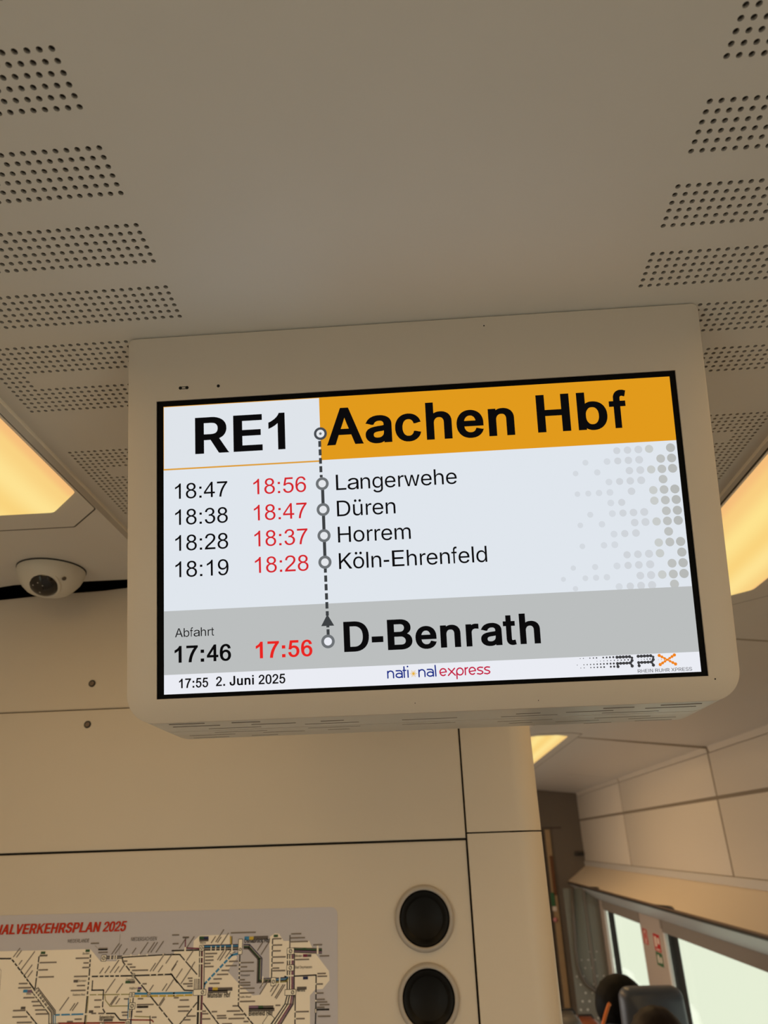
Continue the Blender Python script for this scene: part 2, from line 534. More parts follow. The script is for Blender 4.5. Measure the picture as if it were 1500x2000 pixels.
# glyph outlines: advance | contour | contour ..., 1000 units per em
GR = {
 '-': '333|44 220 289 220 289 308 44 308',
 '.': '278|87 0 191 0 191 100 87 100',
 '0': '556|49 231 73 134 112 62 157 21 211 -4 275 -12 324 -8 368 7 405 30 437 62 462 102 482 150 497 207 505 274 508 353 507 419 501 476 492 522 480 562 465 597 448 629 427 656 403 678 376 696 345 708 312 716 275 719 226 714 183 700 145 677 114 645 88 605 68 557 53 500 44 432 42 353|137 458 152 539 177 595 204 623 236 640 274 646 313 640 347 620 377 588 400 536 413 458 418 353 413 249 400 171 377 119 347 86 313 67 275 60 237 67 203 86 173 118 150 170 136 249 132 353',
 '1': '556|373 719 316 719 297 688 271 656 238 623 199 592 156 564 109 539 109 454 168 481 233 520 261 540 285 560 285 0 373 0',
 '2': '556|152 84 189 132 348 272 393 314 427 348 451 378 471 407 485 436 495 463 500 492 502 520 496 573 476 620 442 662 398 693 343 712 279 719 216 713 162 695 117 666 82 625 59 574 47 512 137 502 142 544 155 579 176 608 204 629 238 642 277 646 315 642 347 630 375 610 396 584 408 555 412 522 408 488 394 453 371 416 335 375 283 324 167 225 129 189 98 156 74 125 55 93 41 61 34 41 31 21 30 0 503 0 503 84',
 '3': '556|54 133 77 85 113 43 158 12 210 -6 270 -13 335 -5 393 16 442 52 480 99 503 152 511 211 507 255 495 294 476 327 449 354 416 374 377 388 407 404 431 425 451 448 465 475 473 503 476 533 473 565 464 595 449 625 429 652 404 675 374 694 340 708 304 716 266 719 213 713 165 697 124 670 90 633 66 588 51 533 139 518 148 557 163 589 183 614 207 632 236 643 268 646 300 643 329 632 353 615 371 592 382 565 385 535 380 498 365 467 340 444 309 428 275 418 225 416 215 339 259 348 277 349 316 344 349 331 378 309 400 281 413 247 417 209 413 169 398 134 375 103 344 79 309 65 270 60 237 64 207 75 181 93 160 120 142 156 130 201 42 189',
 '4': '556|411 0 411 171 508 171 508 252 411 252 411 716 339 716 13 252 13 171 323 171 323 0|99 252 323 575 323 252',
 '5': '556|53 131 77 83 112 42 157 12 210 -6 271 -12 345 -3 408 26 459 75 491 125 510 181 516 243 509 307 487 362 452 410 405 446 353 467 293 475 247 470 202 455 158 430 197 622 482 622 482 706 126 706 57 338 140 328 154 347 172 364 193 378 217 388 243 395 270 397 313 392 350 378 381 354 404 321 418 281 423 235 418 186 403 143 379 108 347 81 312 65 271 60 238 64 208 75 181 94 160 120 144 154 134 195 42 188',
 '6': '556|486 592 464 636 433 671 394 698 347 713 294 719 224 710 164 682 114 637 72 561 46 461 38 335 45 223 68 134 107 69 158 24 217 -3 286 -12 328 -9 366 1 401 19 433 42 459 72 481 107 497 147 507 189 510 232 503 297 483 352 448 400 404 436 355 457 299 464 266 462 234 454 203 441 174 423 148 399 125 369 128 435 137 490 150 535 168 570 190 600 215 623 238 636 262 644 289 646 322 642 351 630 377 609 390 590 401 565 410 534 498 541|143 275 157 313 180 344 210 368 244 382 281 387 319 382 352 368 381 344 403 312 416 273 420 227 416 179 403 139 380 105 352 80 320 65 285 60 260 62 235 70 212 82 191 98 173 120 158 145 147 173 141 202 139 232',
 '7': '556|398 622 354 567 312 505 272 435 235 360 205 283 181 204 163 128 152 60 147 0 238 0 245 69 256 135 271 197 299 281 334 364 375 445 420 520 465 584 511 638 511 707 47 707 47 622',
 '8': '556|136 373 103 352 76 324 56 290 44 251 41 207 48 148 69 96 105 51 153 16 210 -5 276 -12 342 -5 399 16 447 50 483 95 505 147 512 205 508 247 497 285 478 319 451 348 418 371 377 388 410 403 436 422 457 445 471 471 480 500 483 532 477 581 458 625 426 664 384 695 333 713 275 719 217 713 167 695 125 666 94 627 76 583 69 534 72 501 81 472 96 445 116 422 143 403 177 388|163 566 174 591 192 614 216 632 244 643 276 646 307 643 335 632 359 614 378 590 389 563 393 532 389 503 378 477 360 454 336 436 309 425 277 422 244 425 216 436 192 454 174 478 163 505 159 537|135 245 149 279 172 309 201 332 235 346 274 350 314 345 350 332 380 309 404 278 418 243 422 204 418 164 404 130 381 101 352 78 317 65 277 60 251 62 226 69 202 79 180 94 162 112 149 134 139 157 133 182 131 207',
 '9': '556|64 114 86 71 117 35 156 9 202 -7 255 -12 326 -3 386 24 436 70 478 145 504 246 512 372 505 484 481 572 443 638 392 683 332 710 264 719 222 715 184 705 148 688 117 664 90 635 69 599 52 560 43 518 40 474 46 410 67 354 101 307 145 271 195 249 251 242 284 245 316 253 347 266 376 284 402 308 425 337 422 271 413 216 400 172 382 136 360 107 334 83 312 70 288 63 261 60 228 64 198 77 173 98 160 116 149 141 140 173 52 166|407 431 393 394 370 363 340 339 306 325 269 320 231 325 198 339 169 363 147 395 134 434 129 479 134 527 147 568 169 602 198 627 230 641 265 646 290 644 314 637 338 625 359 608 377 587 392 562 403 533 409 504 411 475',
 ':': '278|87 0 191 0 191 100 87 100|87 419 191 419 191 519 87 519',
 'A': '667|387 715 279 716 14 0 113 1 183 200 484 200 556 0 654 0|334 642 368 524 402 425 455 279 212 279 272 448 297 524 332 642',
 'B': '667|551 647 523 672 491 690 450 705 408 713 366 716 74 716 74 0 364 0 419 2 462 9 512 24 548 43 579 67 600 94 616 128 624 156 627 188 624 229 616 259 602 288 586 309 554 338 542 346 516 359 494 366 468 369 469 376 489 381 512 391 550 415 566 432 578 448 589 474 594 495 596 517 593 563 585 593 570 622|496 278 511 258 522 238 529 216 530 190 527 162 516 140 489 110 458 94 414 83 372 81 174 81 174 325 367 325 397 323 427 317 456 306 475 294|468 600 485 580 497 554 501 527 499 501 492 478 481 460 468 444 448 428 427 417 405 409 370 403 174 402 174 636 359 636 400 632 438 621',
 'C': '722|602 642 600 642 576 664 549 682 517 698 484 711 448 719 409 725 372 726 316 721 259 706 207 682 162 649 118 601 87 554 63 496 49 429 44 359 49 286 63 220 87 162 125 105 161 67 204 36 257 10 314 -5 380 -10 417 -8 451 -3 482 5 518 18 546 32 569 47 606 78 611 86 623 97 645 128 661 158 671 185 680 226 585 226 580 205 572 184 559 162 547 146 525 124 511 113 493 102 471 91 428 79 389 75 333 78 293 89 255 107 223 131 192 165 168 205 152 247 141 300 137 355 141 417 152 471 167 509 193 552 221 584 240 596 254 609 292 627 335 638 378 642 427 638 470 625 495 613 511 603 537 581 559 555 567 541 579 514 585 490 681 490 672 528 660 559 641 594 638 596 625 616 602 640',
 'D': '722|568 634 556 644 517 671 503 678 484 685 458 697 396 711 336 716 81 716 81 0 317 0 391 5 446 17 512 44 559 75 601 118 632 167 656 224 669 287 674 364 669 432 655 497 633 549 628 558 624 562 601 600 568 632|501 578 501 576 530 545 552 508 569 463 579 410 582 364 579 308 570 258 553 212 529 171 499 139 470 120 465 115 418 95 370 84 322 81 177 81 177 636 327 636 375 632 421 622 466 602',
 'E': '667|611 716 86 716 86 0 616 0 616 81 195 81 195 322 582 322 582 403 195 403 195 636 611 636',
 'G': '778|623 634 592 661 561 682 551 685 532 696 499 709 463 718 427 724 378 726 322 721 264 706 210 681 207 677 165 648 121 601 90 551 68 497 53 429 48 359 53 287 67 222 91 162 124 111 152 83 166 67 212 35 265 10 323 -5 390 -10 451 -6 502 6 552 26 595 53 635 89 664 128 685 172 699 224 704 279 704 360 411 360 411 280 609 280 607 247 597 207 581 173 561 144 534 119 505 100 471 86 434 77 384 75 344 78 303 89 264 107 232 130 200 164 175 203 157 250 146 300 143 355 146 417 158 471 175 513 180 519 199 551 230 586 261 609 300 627 343 638 385 642 435 638 461 631 504 613 506 610 522 601 542 584 542 582 556 569 576 542 590 515 599 491 698 491 690 524 678 555 662 585 640 615 634 620',
 'H': '722|646 716 554 716 554 406 170 406 170 716 77 716 77 0 170 0 170 326 554 326 554 0 646 0',
 'I': '278|91 0 188 0 188 716 91 716',
 'K': '667|170 0 170 248 286 362 539 0 663 0 352 426 650 716 523 716 170 361 170 716 76 716 76 0',
 'L': '556|175 716 76 716 76 0 537 0 537 81 175 81',
 'M': '833|761 716 637 716 468 263 418 103 388 204 368 262 198 715 73 716 73 0 157 0 157 471 153 613 219 419 379 0 455 0 610 411 647 516 677 615 675 472 675 0 761 0',
 'N': '722|646 716 554 716 554 255 557 149 560 108 539 150 503 214 185 716 76 716 76 0 168 0 168 444 162 603 273 414 537 1 646 0',
 'O': '778|623 643 569 682 514 706 454 721 396 726 325 721 265 706 215 682 210 682 161 647 117 602 85 555 59 495 45 433 39 359 45 282 59 221 83 164 119 111 160 71 160 69 209 35 263 10 323 -5 389 -10 456 -5 516 10 570 35 618 68 660 111 696 165 718 217 734 285 739 354 734 430 719 496 695 552 660 605 644 619|558 579 564 571 583 553 609 513 627 469 639 414 641 368 639 301 627 248 610 206 584 164 552 131 518 107 477 89 444 80 396 75 342 78 302 89 261 107 223 134 195 164 172 199 152 247 140 299 137 355 140 416 152 469 172 516 196 553 203 558 221 579 260 609 303 628 345 638 390 642 434 638 473 629 517 609',
 'P': '667|570 637 541 664 508 685 461 703 412 713 367 716 86 716 86 0 186 0 186 262 370 262 413 264 461 274 502 290 539 313 571 342 592 372 610 409 619 447 622 498 619 532 610 570 592 607|478 600 478 598 493 585 506 566 513 549 522 515 523 477 517 441 507 414 492 392 471 373 451 360 424 350 388 343 356 341 186 341 186 637 352 637 392 634 420 629 447 619',
 'R': '722|600 640 568 667 533 687 484 704 434 713 387 716 88 716 88 0 193 0 193 279 391 279 562 1 684 0 499 293 499 295 533 307 569 326 581 337 583 337 601 353 623 381 640 416 651 454 654 486 651 538 640 575 625 607|518 588 533 567 543 543 548 522 550 496 548 469 542 445 531 422 519 406 497 388 476 376 410 360 193 359 193 637 370 637 419 633 444 629 474 619 498 606',
 'S': '667|547 658 511 684 495 691 478 701 437 715 386 723 355 725 292 723 244 715 199 700 164 682 132 659 105 631 85 598 73 563 69 523 77 474 92 440 109 423 120 408 161 379 214 355 273 336 396 306 443 290 469 277 491 262 502 252 514 236 521 218 523 201 521 174 512 149 498 128 477 109 457 96 420 81 402 76 370 71 337 69 301 71 259 79 223 92 199 106 179 123 166 142 155 166 151 192 49 192 55 152 67 117 89 83 94 79 112 58 148 31 182 14 230 -1 276 -9 333 -13 394 -9 443 -1 494 17 527 35 556 57 586 89 605 121 616 157 620 196 617 228 610 255 599 278 583 299 563 320 549 329 544 335 519 350 490 364 472 371 394 394 322 411 273 425 227 444 198 464 178 485 170 505 167 528 170 552 176 571 181 577 187 588 206 607 220 615 223 619 249 631 275 639 300 643 324 645 382 642 420 633 456 616 484 592 501 566 510 532 608 532 604 568 592 599 572 632 565 637',
 'U': '722|644 716 552 716 552 241 550 218 542 186 529 157 526 155 512 133 489 111 465 95 433 82 401 75 368 73 318 76 290 82 259 95 233 113 210 136 194 159 183 182 173 216 171 247 171 716 79 716 79 242 83 198 94 153 115 111 139 79 173 46 214 21 257 3 308 -8 361 -12 416 -8 466 3 513 22 550 46 557 54 559 54 584 79 607 109 629 153 640 198 644 241',
 'W': '944|928 716 835 716 718 258 690 137 682 88 650 228 524 716 420 716 306 279 277 159 263 86 261 88 254 130 226 257 108 716 16 716 209 0 315 0 436 450 461 554 471 615 484 546 507 451 629 0 734 0',
 'X': '667|634 716 529 716 382 507 359 468 355 464 336 426 334 426 314 464 288 506 144 716 36 716 158 541 169 527 176 515 179 513 186 501 197 488 204 476 207 474 214 461 250 410 252 409 259 396 270 383 277 371 280 369 281 366 278 364 19 0 125 0 228 147 243 166 249 176 251 177 320 280 334 307 376 235 541 0 648 0 389 369',
 'a': '556|467 481 453 489 450 493 420 506 397 514 370 520 329 525 269 525 234 521 201 514 174 505 140 490 114 474 85 448 70 429 54 399 149 375 156 388 165 400 180 415 209 434 252 448 288 452 330 452 361 446 392 432 407 420 417 407 427 386 430 374 432 350 430 336 425 328 416 322 403 316 363 310 273 301 191 289 168 284 139 275 112 264 91 253 70 236 56 220 45 200 39 179 36 149 39 115 48 86 63 62 81 42 110 21 141 6 171 -3 204 -9 248 -12 305 -7 334 1 358 10 377 21 409 47 418 57 426 71 433 71 433 0 530 0 530 356 528 381 521 410 509 436 491 461|432 260 432 188 430 168 423 146 412 127 398 109 377 92 358 81 331 71 299 64 275 62 235 63 196 71 165 86 149 102 142 113 137 127 137 160 144 179 153 190 171 204 198 216 227 223 262 229 362 240 407 249 425 255',
 'b': '556|443 468 412 494 374 513 338 523 299 527 268 525 240 519 221 511 202 500 192 490 187 488 173 472 150 439 147 437 141 437 141 716 58 716 58 0 139 0 139 80 148 80 176 40 201 17 221 5 252 -6 268 -10 297 -12 342 -7 377 3 413 22 440 44 470 81 490 117 505 159 514 204 517 260 514 313 502 366 490 399 469 436|387 407 402 386 416 358 425 327 431 288 431 232 426 195 416 159 403 132 386 108 370 93 346 77 335 72 313 66 285 64 257 66 229 75 207 88 194 101 192 101 169 130 156 157 147 188 141 227 141 294 147 331 156 360 172 390 182 402 184 407 204 426 229 441 254 449 292 451 318 449 342 441 366 427',
 'c': '500|433 458 414 476 406 481 400 487 380 499 358 509 338 516 314 522 265 527 219 522 179 511 143 493 107 465 95 449 83 437 59 396 43 354 33 309 30 258 33 205 44 158 60 116 88 72 111 47 138 27 140 24 179 4 223 -8 268 -12 314 -7 338 -1 358 6 384 18 418 42 435 60 460 95 469 113 477 141 397 160 394 147 388 133 373 111 355 92 327 75 299 66 279 64 233 66 203 77 180 90 159 112 144 133 131 160 122 191 117 220 115 247 117 293 122 323 131 354 144 381 159 403 185 427 206 440 233 449 259 451 281 451 313 445 338 434 361 418 380 395 391 373 395 359 399 359 475 378 469 401 458 422 446 441',
 'd': '556|499 716 415 716 415 437 409 437 406 439 383 473 368 489 353 500 333 512 313 520 287 525 256 527 216 523 177 512 142 494 135 489 132 484 113 471 86 440 63 401 48 359 38 302 35 260 38 214 48 157 63 115 88 73 110 47 131 31 134 27 142 21 175 4 217 -8 255 -12 287 -10 311 -5 338 6 357 18 384 44 409 80 418 80 418 0 499 0|370 409 387 387 400 361 409 331 415 295 417 259 414 218 409 188 395 148 386 129 370 107 350 88 327 75 298 66 270 64 241 66 212 75 188 89 165 111 151 131 137 159 128 190 122 221 121 249 122 297 128 327 137 358 151 386 156 391 165 405 188 427 212 441 237 449 276 451 307 447 327 441 346 430',
 'e': '556|446 463 415 489 407 492 396 500 368 512 338 520 312 525 281 527 233 522 192 511 173 502 172 500 155 492 121 466 93 435 69 395 54 356 44 307 40 257 44 204 53 159 70 117 92 81 126 45 157 22 198 3 245 -8 293 -12 361 -4 391 6 418 18 444 35 450 41 452 41 468 56 471 62 483 75 498 100 507 124 423 144 416 126 398 102 376 84 349 71 313 64 289 63 259 65 230 72 206 83 194 93 190 94 163 120 148 145 138 170 129 212 128 231 516 231 514 305 507 351 496 387 481 419 474 427 465 443 446 461|384 412 400 392 413 366 422 341 428 302 128 302 130 320 136 346 144 366 160 393 165 397 176 411 193 425 222 442 250 449 283 452 313 449 338 443 358 432',
 'f': '278|262 735 240 744 227 747 189 747 164 739 149 732 134 720 120 703 108 683 99 657 93 629 92 519 14 519 14 448 92 448 92 0 156 0 156 448 247 448 247 519 156 519 156 587 163 628 169 642 179 653 193 661 213 663 233 661 246 655',
 'g': '556|499 519 419 519 419 437 410 437 386 472 378 479 378 481 357 499 336 511 314 520 287 525 251 526 216 522 181 512 144 492 119 472 89 438 69 402 53 360 43 314 40 263 43 209 53 164 67 126 90 88 116 59 146 36 181 19 222 9 253 7 291 8 316 13 336 21 354 31 368 42 384 58 409 94 416 94 416 -12 412 -47 397 -81 388 -89 377 -103 351 -118 316 -129 282 -133 246 -132 222 -128 204 -122 172 -103 156 -88 132 -56 130 -56 64 -94 63 -96 74 -115 88 -134 106 -152 111 -154 126 -167 145 -178 180 -193 204 -200 238 -205 273 -206 306 -205 351 -198 389 -186 419 -170 451 -145 469 -123 480 -104 486 -90 496 -56 499 -16|373 408 389 386 403 355 410 332 416 298 418 267 416 228 410 194 402 167 387 139 374 122 352 102 330 92 329 90 300 83 265 81 240 84 215 90 194 101 172 119 154 142 138 176 131 198 126 227 125 273 126 300 131 325 141 359 154 386 169 406 192 427 215 441 247 450 266 451 297 450 329 441 352 427',
 'h': '556|442 475 428 489 405 504 374 517 345 524 322 526 272 523 236 513 204 496 175 469 154 438 151 431 151 716 65 716 65 0 151 0 151 314 152 339 158 362 168 387 180 405 199 423 217 435 235 443 259 449 280 450 320 447 351 434 374 416 391 391 402 360 405 325 405 0 491 0 491 331 488 372 481 408 469 437 452 465 442 473',
 'i': '222|67 0 155 0 155 519 67 519|67 616 155 616 155 716 67 716',
 'k': '500|484 519 381 519 159 290 150 290 150 716 67 716 67 0 150 0 150 192 204 243 395 0 501 0 294 322 294 324',
 'l': '222|67 0 155 0 155 716 67 716',
 'm': '833|731 473 710 494 687 508 661 520 632 527 609 529 571 527 549 522 524 514 500 502 495 497 481 488 460 467 448 451 434 423 431 438 415 468 392 495 369 511 335 525 303 529 277 528 252 522 231 514 213 505 193 491 176 473 164 457 149 426 148 519 65 519 65 0 150 0 150 330 154 361 158 377 167 396 179 413 196 428 212 438 230 446 263 452 299 449 325 440 343 427 361 408 372 380 375 359 375 0 460 0 460 348 461 360 465 379 474 398 485 414 499 428 513 438 533 446 567 452 605 449 629 442 648 431 670 408 681 380 684 355 684 0 769 0 769 357 767 384 759 423 746 450',
 'n': '556|433 485 406 503 379 515 364 520 344 524 322 526 272 523 236 513 204 496 175 469 154 438 148 425 148 519 65 519 65 0 151 0 151 314 152 339 158 362 168 387 180 405 199 423 217 435 235 443 259 449 280 450 320 447 351 434 374 416 391 391 402 360 405 325 405 0 491 0 491 331 488 372 481 408 468 438 450 467 433 483',
 'o': '556|407 492 369 511 322 523 278 527 229 522 193 513 151 493 118 468 88 434 65 396 51 361 39 309 35 258 39 205 49 158 68 112 72 108 89 78 115 52 115 50 151 22 188 4 234 -8 279 -12 327 -7 369 4 407 23 438 46 470 82 491 116 509 160 518 205 521 244 518 309 508 357 491 399 468 436|390 402 393 396 405 382 420 347 427 324 433 290 435 258 433 223 427 189 419 161 404 131 388 110 367 90 341 75 315 67 271 64 244 66 213 77 190 90 168 112 152 133 139 160 130 191 124 220 123 247 124 293 130 323 137 346 152 381 168 403 192 425 216 440 244 449 271 451 315 448 341 440 367 425',
 'p': '556|444 467 412 494 375 513 340 523 301 527 267 524 237 518 216 508 200 498 173 474 147 436 139 436 139 519 58 519 58 -196 141 -196 141 81 147 81 173 43 187 28 220 5 242 -4 266 -9 307 -11 341 -7 374 2 413 22 445 49 471 82 492 123 504 157 511 190 514 213 517 258 514 304 505 356 489 401 469 437|387 407 398 390 403 385 416 358 425 327 431 288 432 248 430 221 425 188 416 159 402 131 388 111 366 89 342 75 318 67 294 64 259 66 229 75 206 88 183 111 170 129 159 152 147 188 141 227 141 294 147 330 156 360 169 387 184 406 205 427 229 441 258 449 278 451 313 449 343 441 366 427',
 'r': '333|332 525 286 527 261 524 234 516 211 503 190 486 169 460 157 440 156 519 77 519 77 0 159 0 159 328 160 349 170 379 185 403 202 420 219 431 239 439 259 444 283 446 332 441',
 's': '500|417 465 389 490 376 498 351 510 324 519 300 523 253 527 212 524 180 518 149 508 121 494 94 475 94 473 74 454 59 430 51 406 48 374 51 344 65 309 84 285 114 263 151 246 198 232 316 206 337 196 351 187 362 174 370 159 372 147 372 136 369 121 357 101 338 85 307 71 282 65 249 62 211 65 186 71 159 83 141 99 128 117 117 146 33 130 32 125 39 100 53 73 70 52 92 31 115 17 151 2 177 -5 209 -10 248 -12 290 -9 324 -3 349 5 391 24 415 41 439 67 453 90 461 114 464 136 464 153 460 181 449 207 428 235 398 257 362 273 318 286 207 311 177 323 161 332 147 347 141 360 138 378 142 400 153 419 171 434 201 448 221 453 253 455 287 453 314 445 335 432 351 416 362 401 372 379 454 396 445 422 434 443',
 't': '278|155 659 83 659 83 519 14 519 14 447 83 447 83 121 86 89 97 55 116 27 139 9 172 -3 203 -6 231 -4 257 3 244 74 224 69 200 68 188 70 177 74 166 84 163 92 160 95 156 112 155 447 246 447 246 519 155 519',
 'u': '556|489 519 404 519 404 205 403 180 398 157 387 132 375 114 356 95 341 85 322 76 298 71 279 69 237 72 209 83 184 102 166 129 156 159 153 195 153 519 68 519 68 189 71 147 77 114 90 81 109 53 129 31 159 12 183 2 212 -5 248 -7 285 -4 320 6 352 23 368 40 379 47 401 81 407 94 407 0 489 0',
 'v': '500|492 519 401 519 285 199 269 148 251 81 249 83 232 147 219 187 99 519 8 519 206 0 294 0',
 'w': '722|709 519 622 519 549 249 531 176 513 90 511 93 492 187 405 519 319 519 235 201 210 89 189 187 163 288 100 519 14 519 166 1 249 1 344 348 360 420 362 421 407 238 474 0 556 0',
 'x': '500|480 519 381 519 297 395 253 320 192 418 125 519 23 519 202 266 11 0 112 0 209 141 250 211 310 115 389 0 490 0 300 261',
 'y': '500|489 519 399 518 291 218 261 122 251 82 249 82 231 152 101 519 11 519 206 0 206 -5 183 -69 165 -100 153 -111 139 -118 120 -123 99 -123 69 -118 52 -190 75 -196 110 -199 136 -197 156 -193 176 -186 194 -176 218 -155 240 -127 264 -79',
 'z': '500|460 519 40 519 40 442 344 437 31 63 31 0 469 0 469 77 156 83 317 280 321 283 332 298 336 301 347 316 362 333 373 349 377 351 388 367 404 384 415 399 430 416 441 432 445 434 456 449 460 452',
 'ö': '556|407 492 369 511 322 523 278 527 229 522 193 513 151 493 118 468 88 434 65 396 51 361 39 309 35 258 39 205 49 158 68 112 72 108 89 78 115 52 115 50 151 22 188 4 234 -8 279 -12 327 -7 369 4 407 23 438 46 470 82 491 116 509 160 518 205 521 244 518 309 508 357 491 399 468 436|390 402 393 396 405 382 420 347 427 324 433 290 435 258 433 223 427 189 419 161 404 131 388 110 367 90 341 75 315 67 271 64 244 66 213 77 190 90 168 112 152 133 139 160 130 191 124 220 123 247 124 293 130 323 137 346 152 381 168 403 192 425 216 440 244 449 271 451 315 448 341 440 367 425|218 720 204 732 193 737 180 738 159 736 149 731 137 721 126 704 121 683 121 671 123 657 128 646 137 634 151 622 162 618 174 616 193 618 206 623 217 633 229 650 232 659 234 672 232 695 227 708|420 719 405 732 395 737 382 738 361 736 350 731 339 721 327 704 322 683 324 659 329 646 338 634 352 622 363 618 376 616 395 618 407 623 418 632 429 648 433 659 435 672 433 695 428 708',
 'ü': '556|489 519 404 519 404 205 403 180 398 157 387 132 375 114 356 95 341 85 322 76 298 71 279 69 237 72 209 83 184 102 166 129 156 159 153 195 153 519 68 519 68 189 71 147 77 114 90 81 109 53 129 31 159 12 183 2 212 -5 248 -7 285 -4 320 6 352 23 368 40 379 47 401 81 407 94 407 0 489 0|208 731 191 737 176 738 164 736 149 729 141 722 131 709 125 694 123 678 124 668 131 645 146 628 164 618 183 616 195 618 208 623 228 645 234 660 235 676 234 694 228 709|420 717 406 731 393 736 381 738 362 736 348 730 346 726 341 723 328 705 323 694 322 678 323 660 329 645 336 636 352 622 362 618 375 616 393 618 406 623 409 627 414 630 428 649 432 660 434 675 432 694 426 709',
}
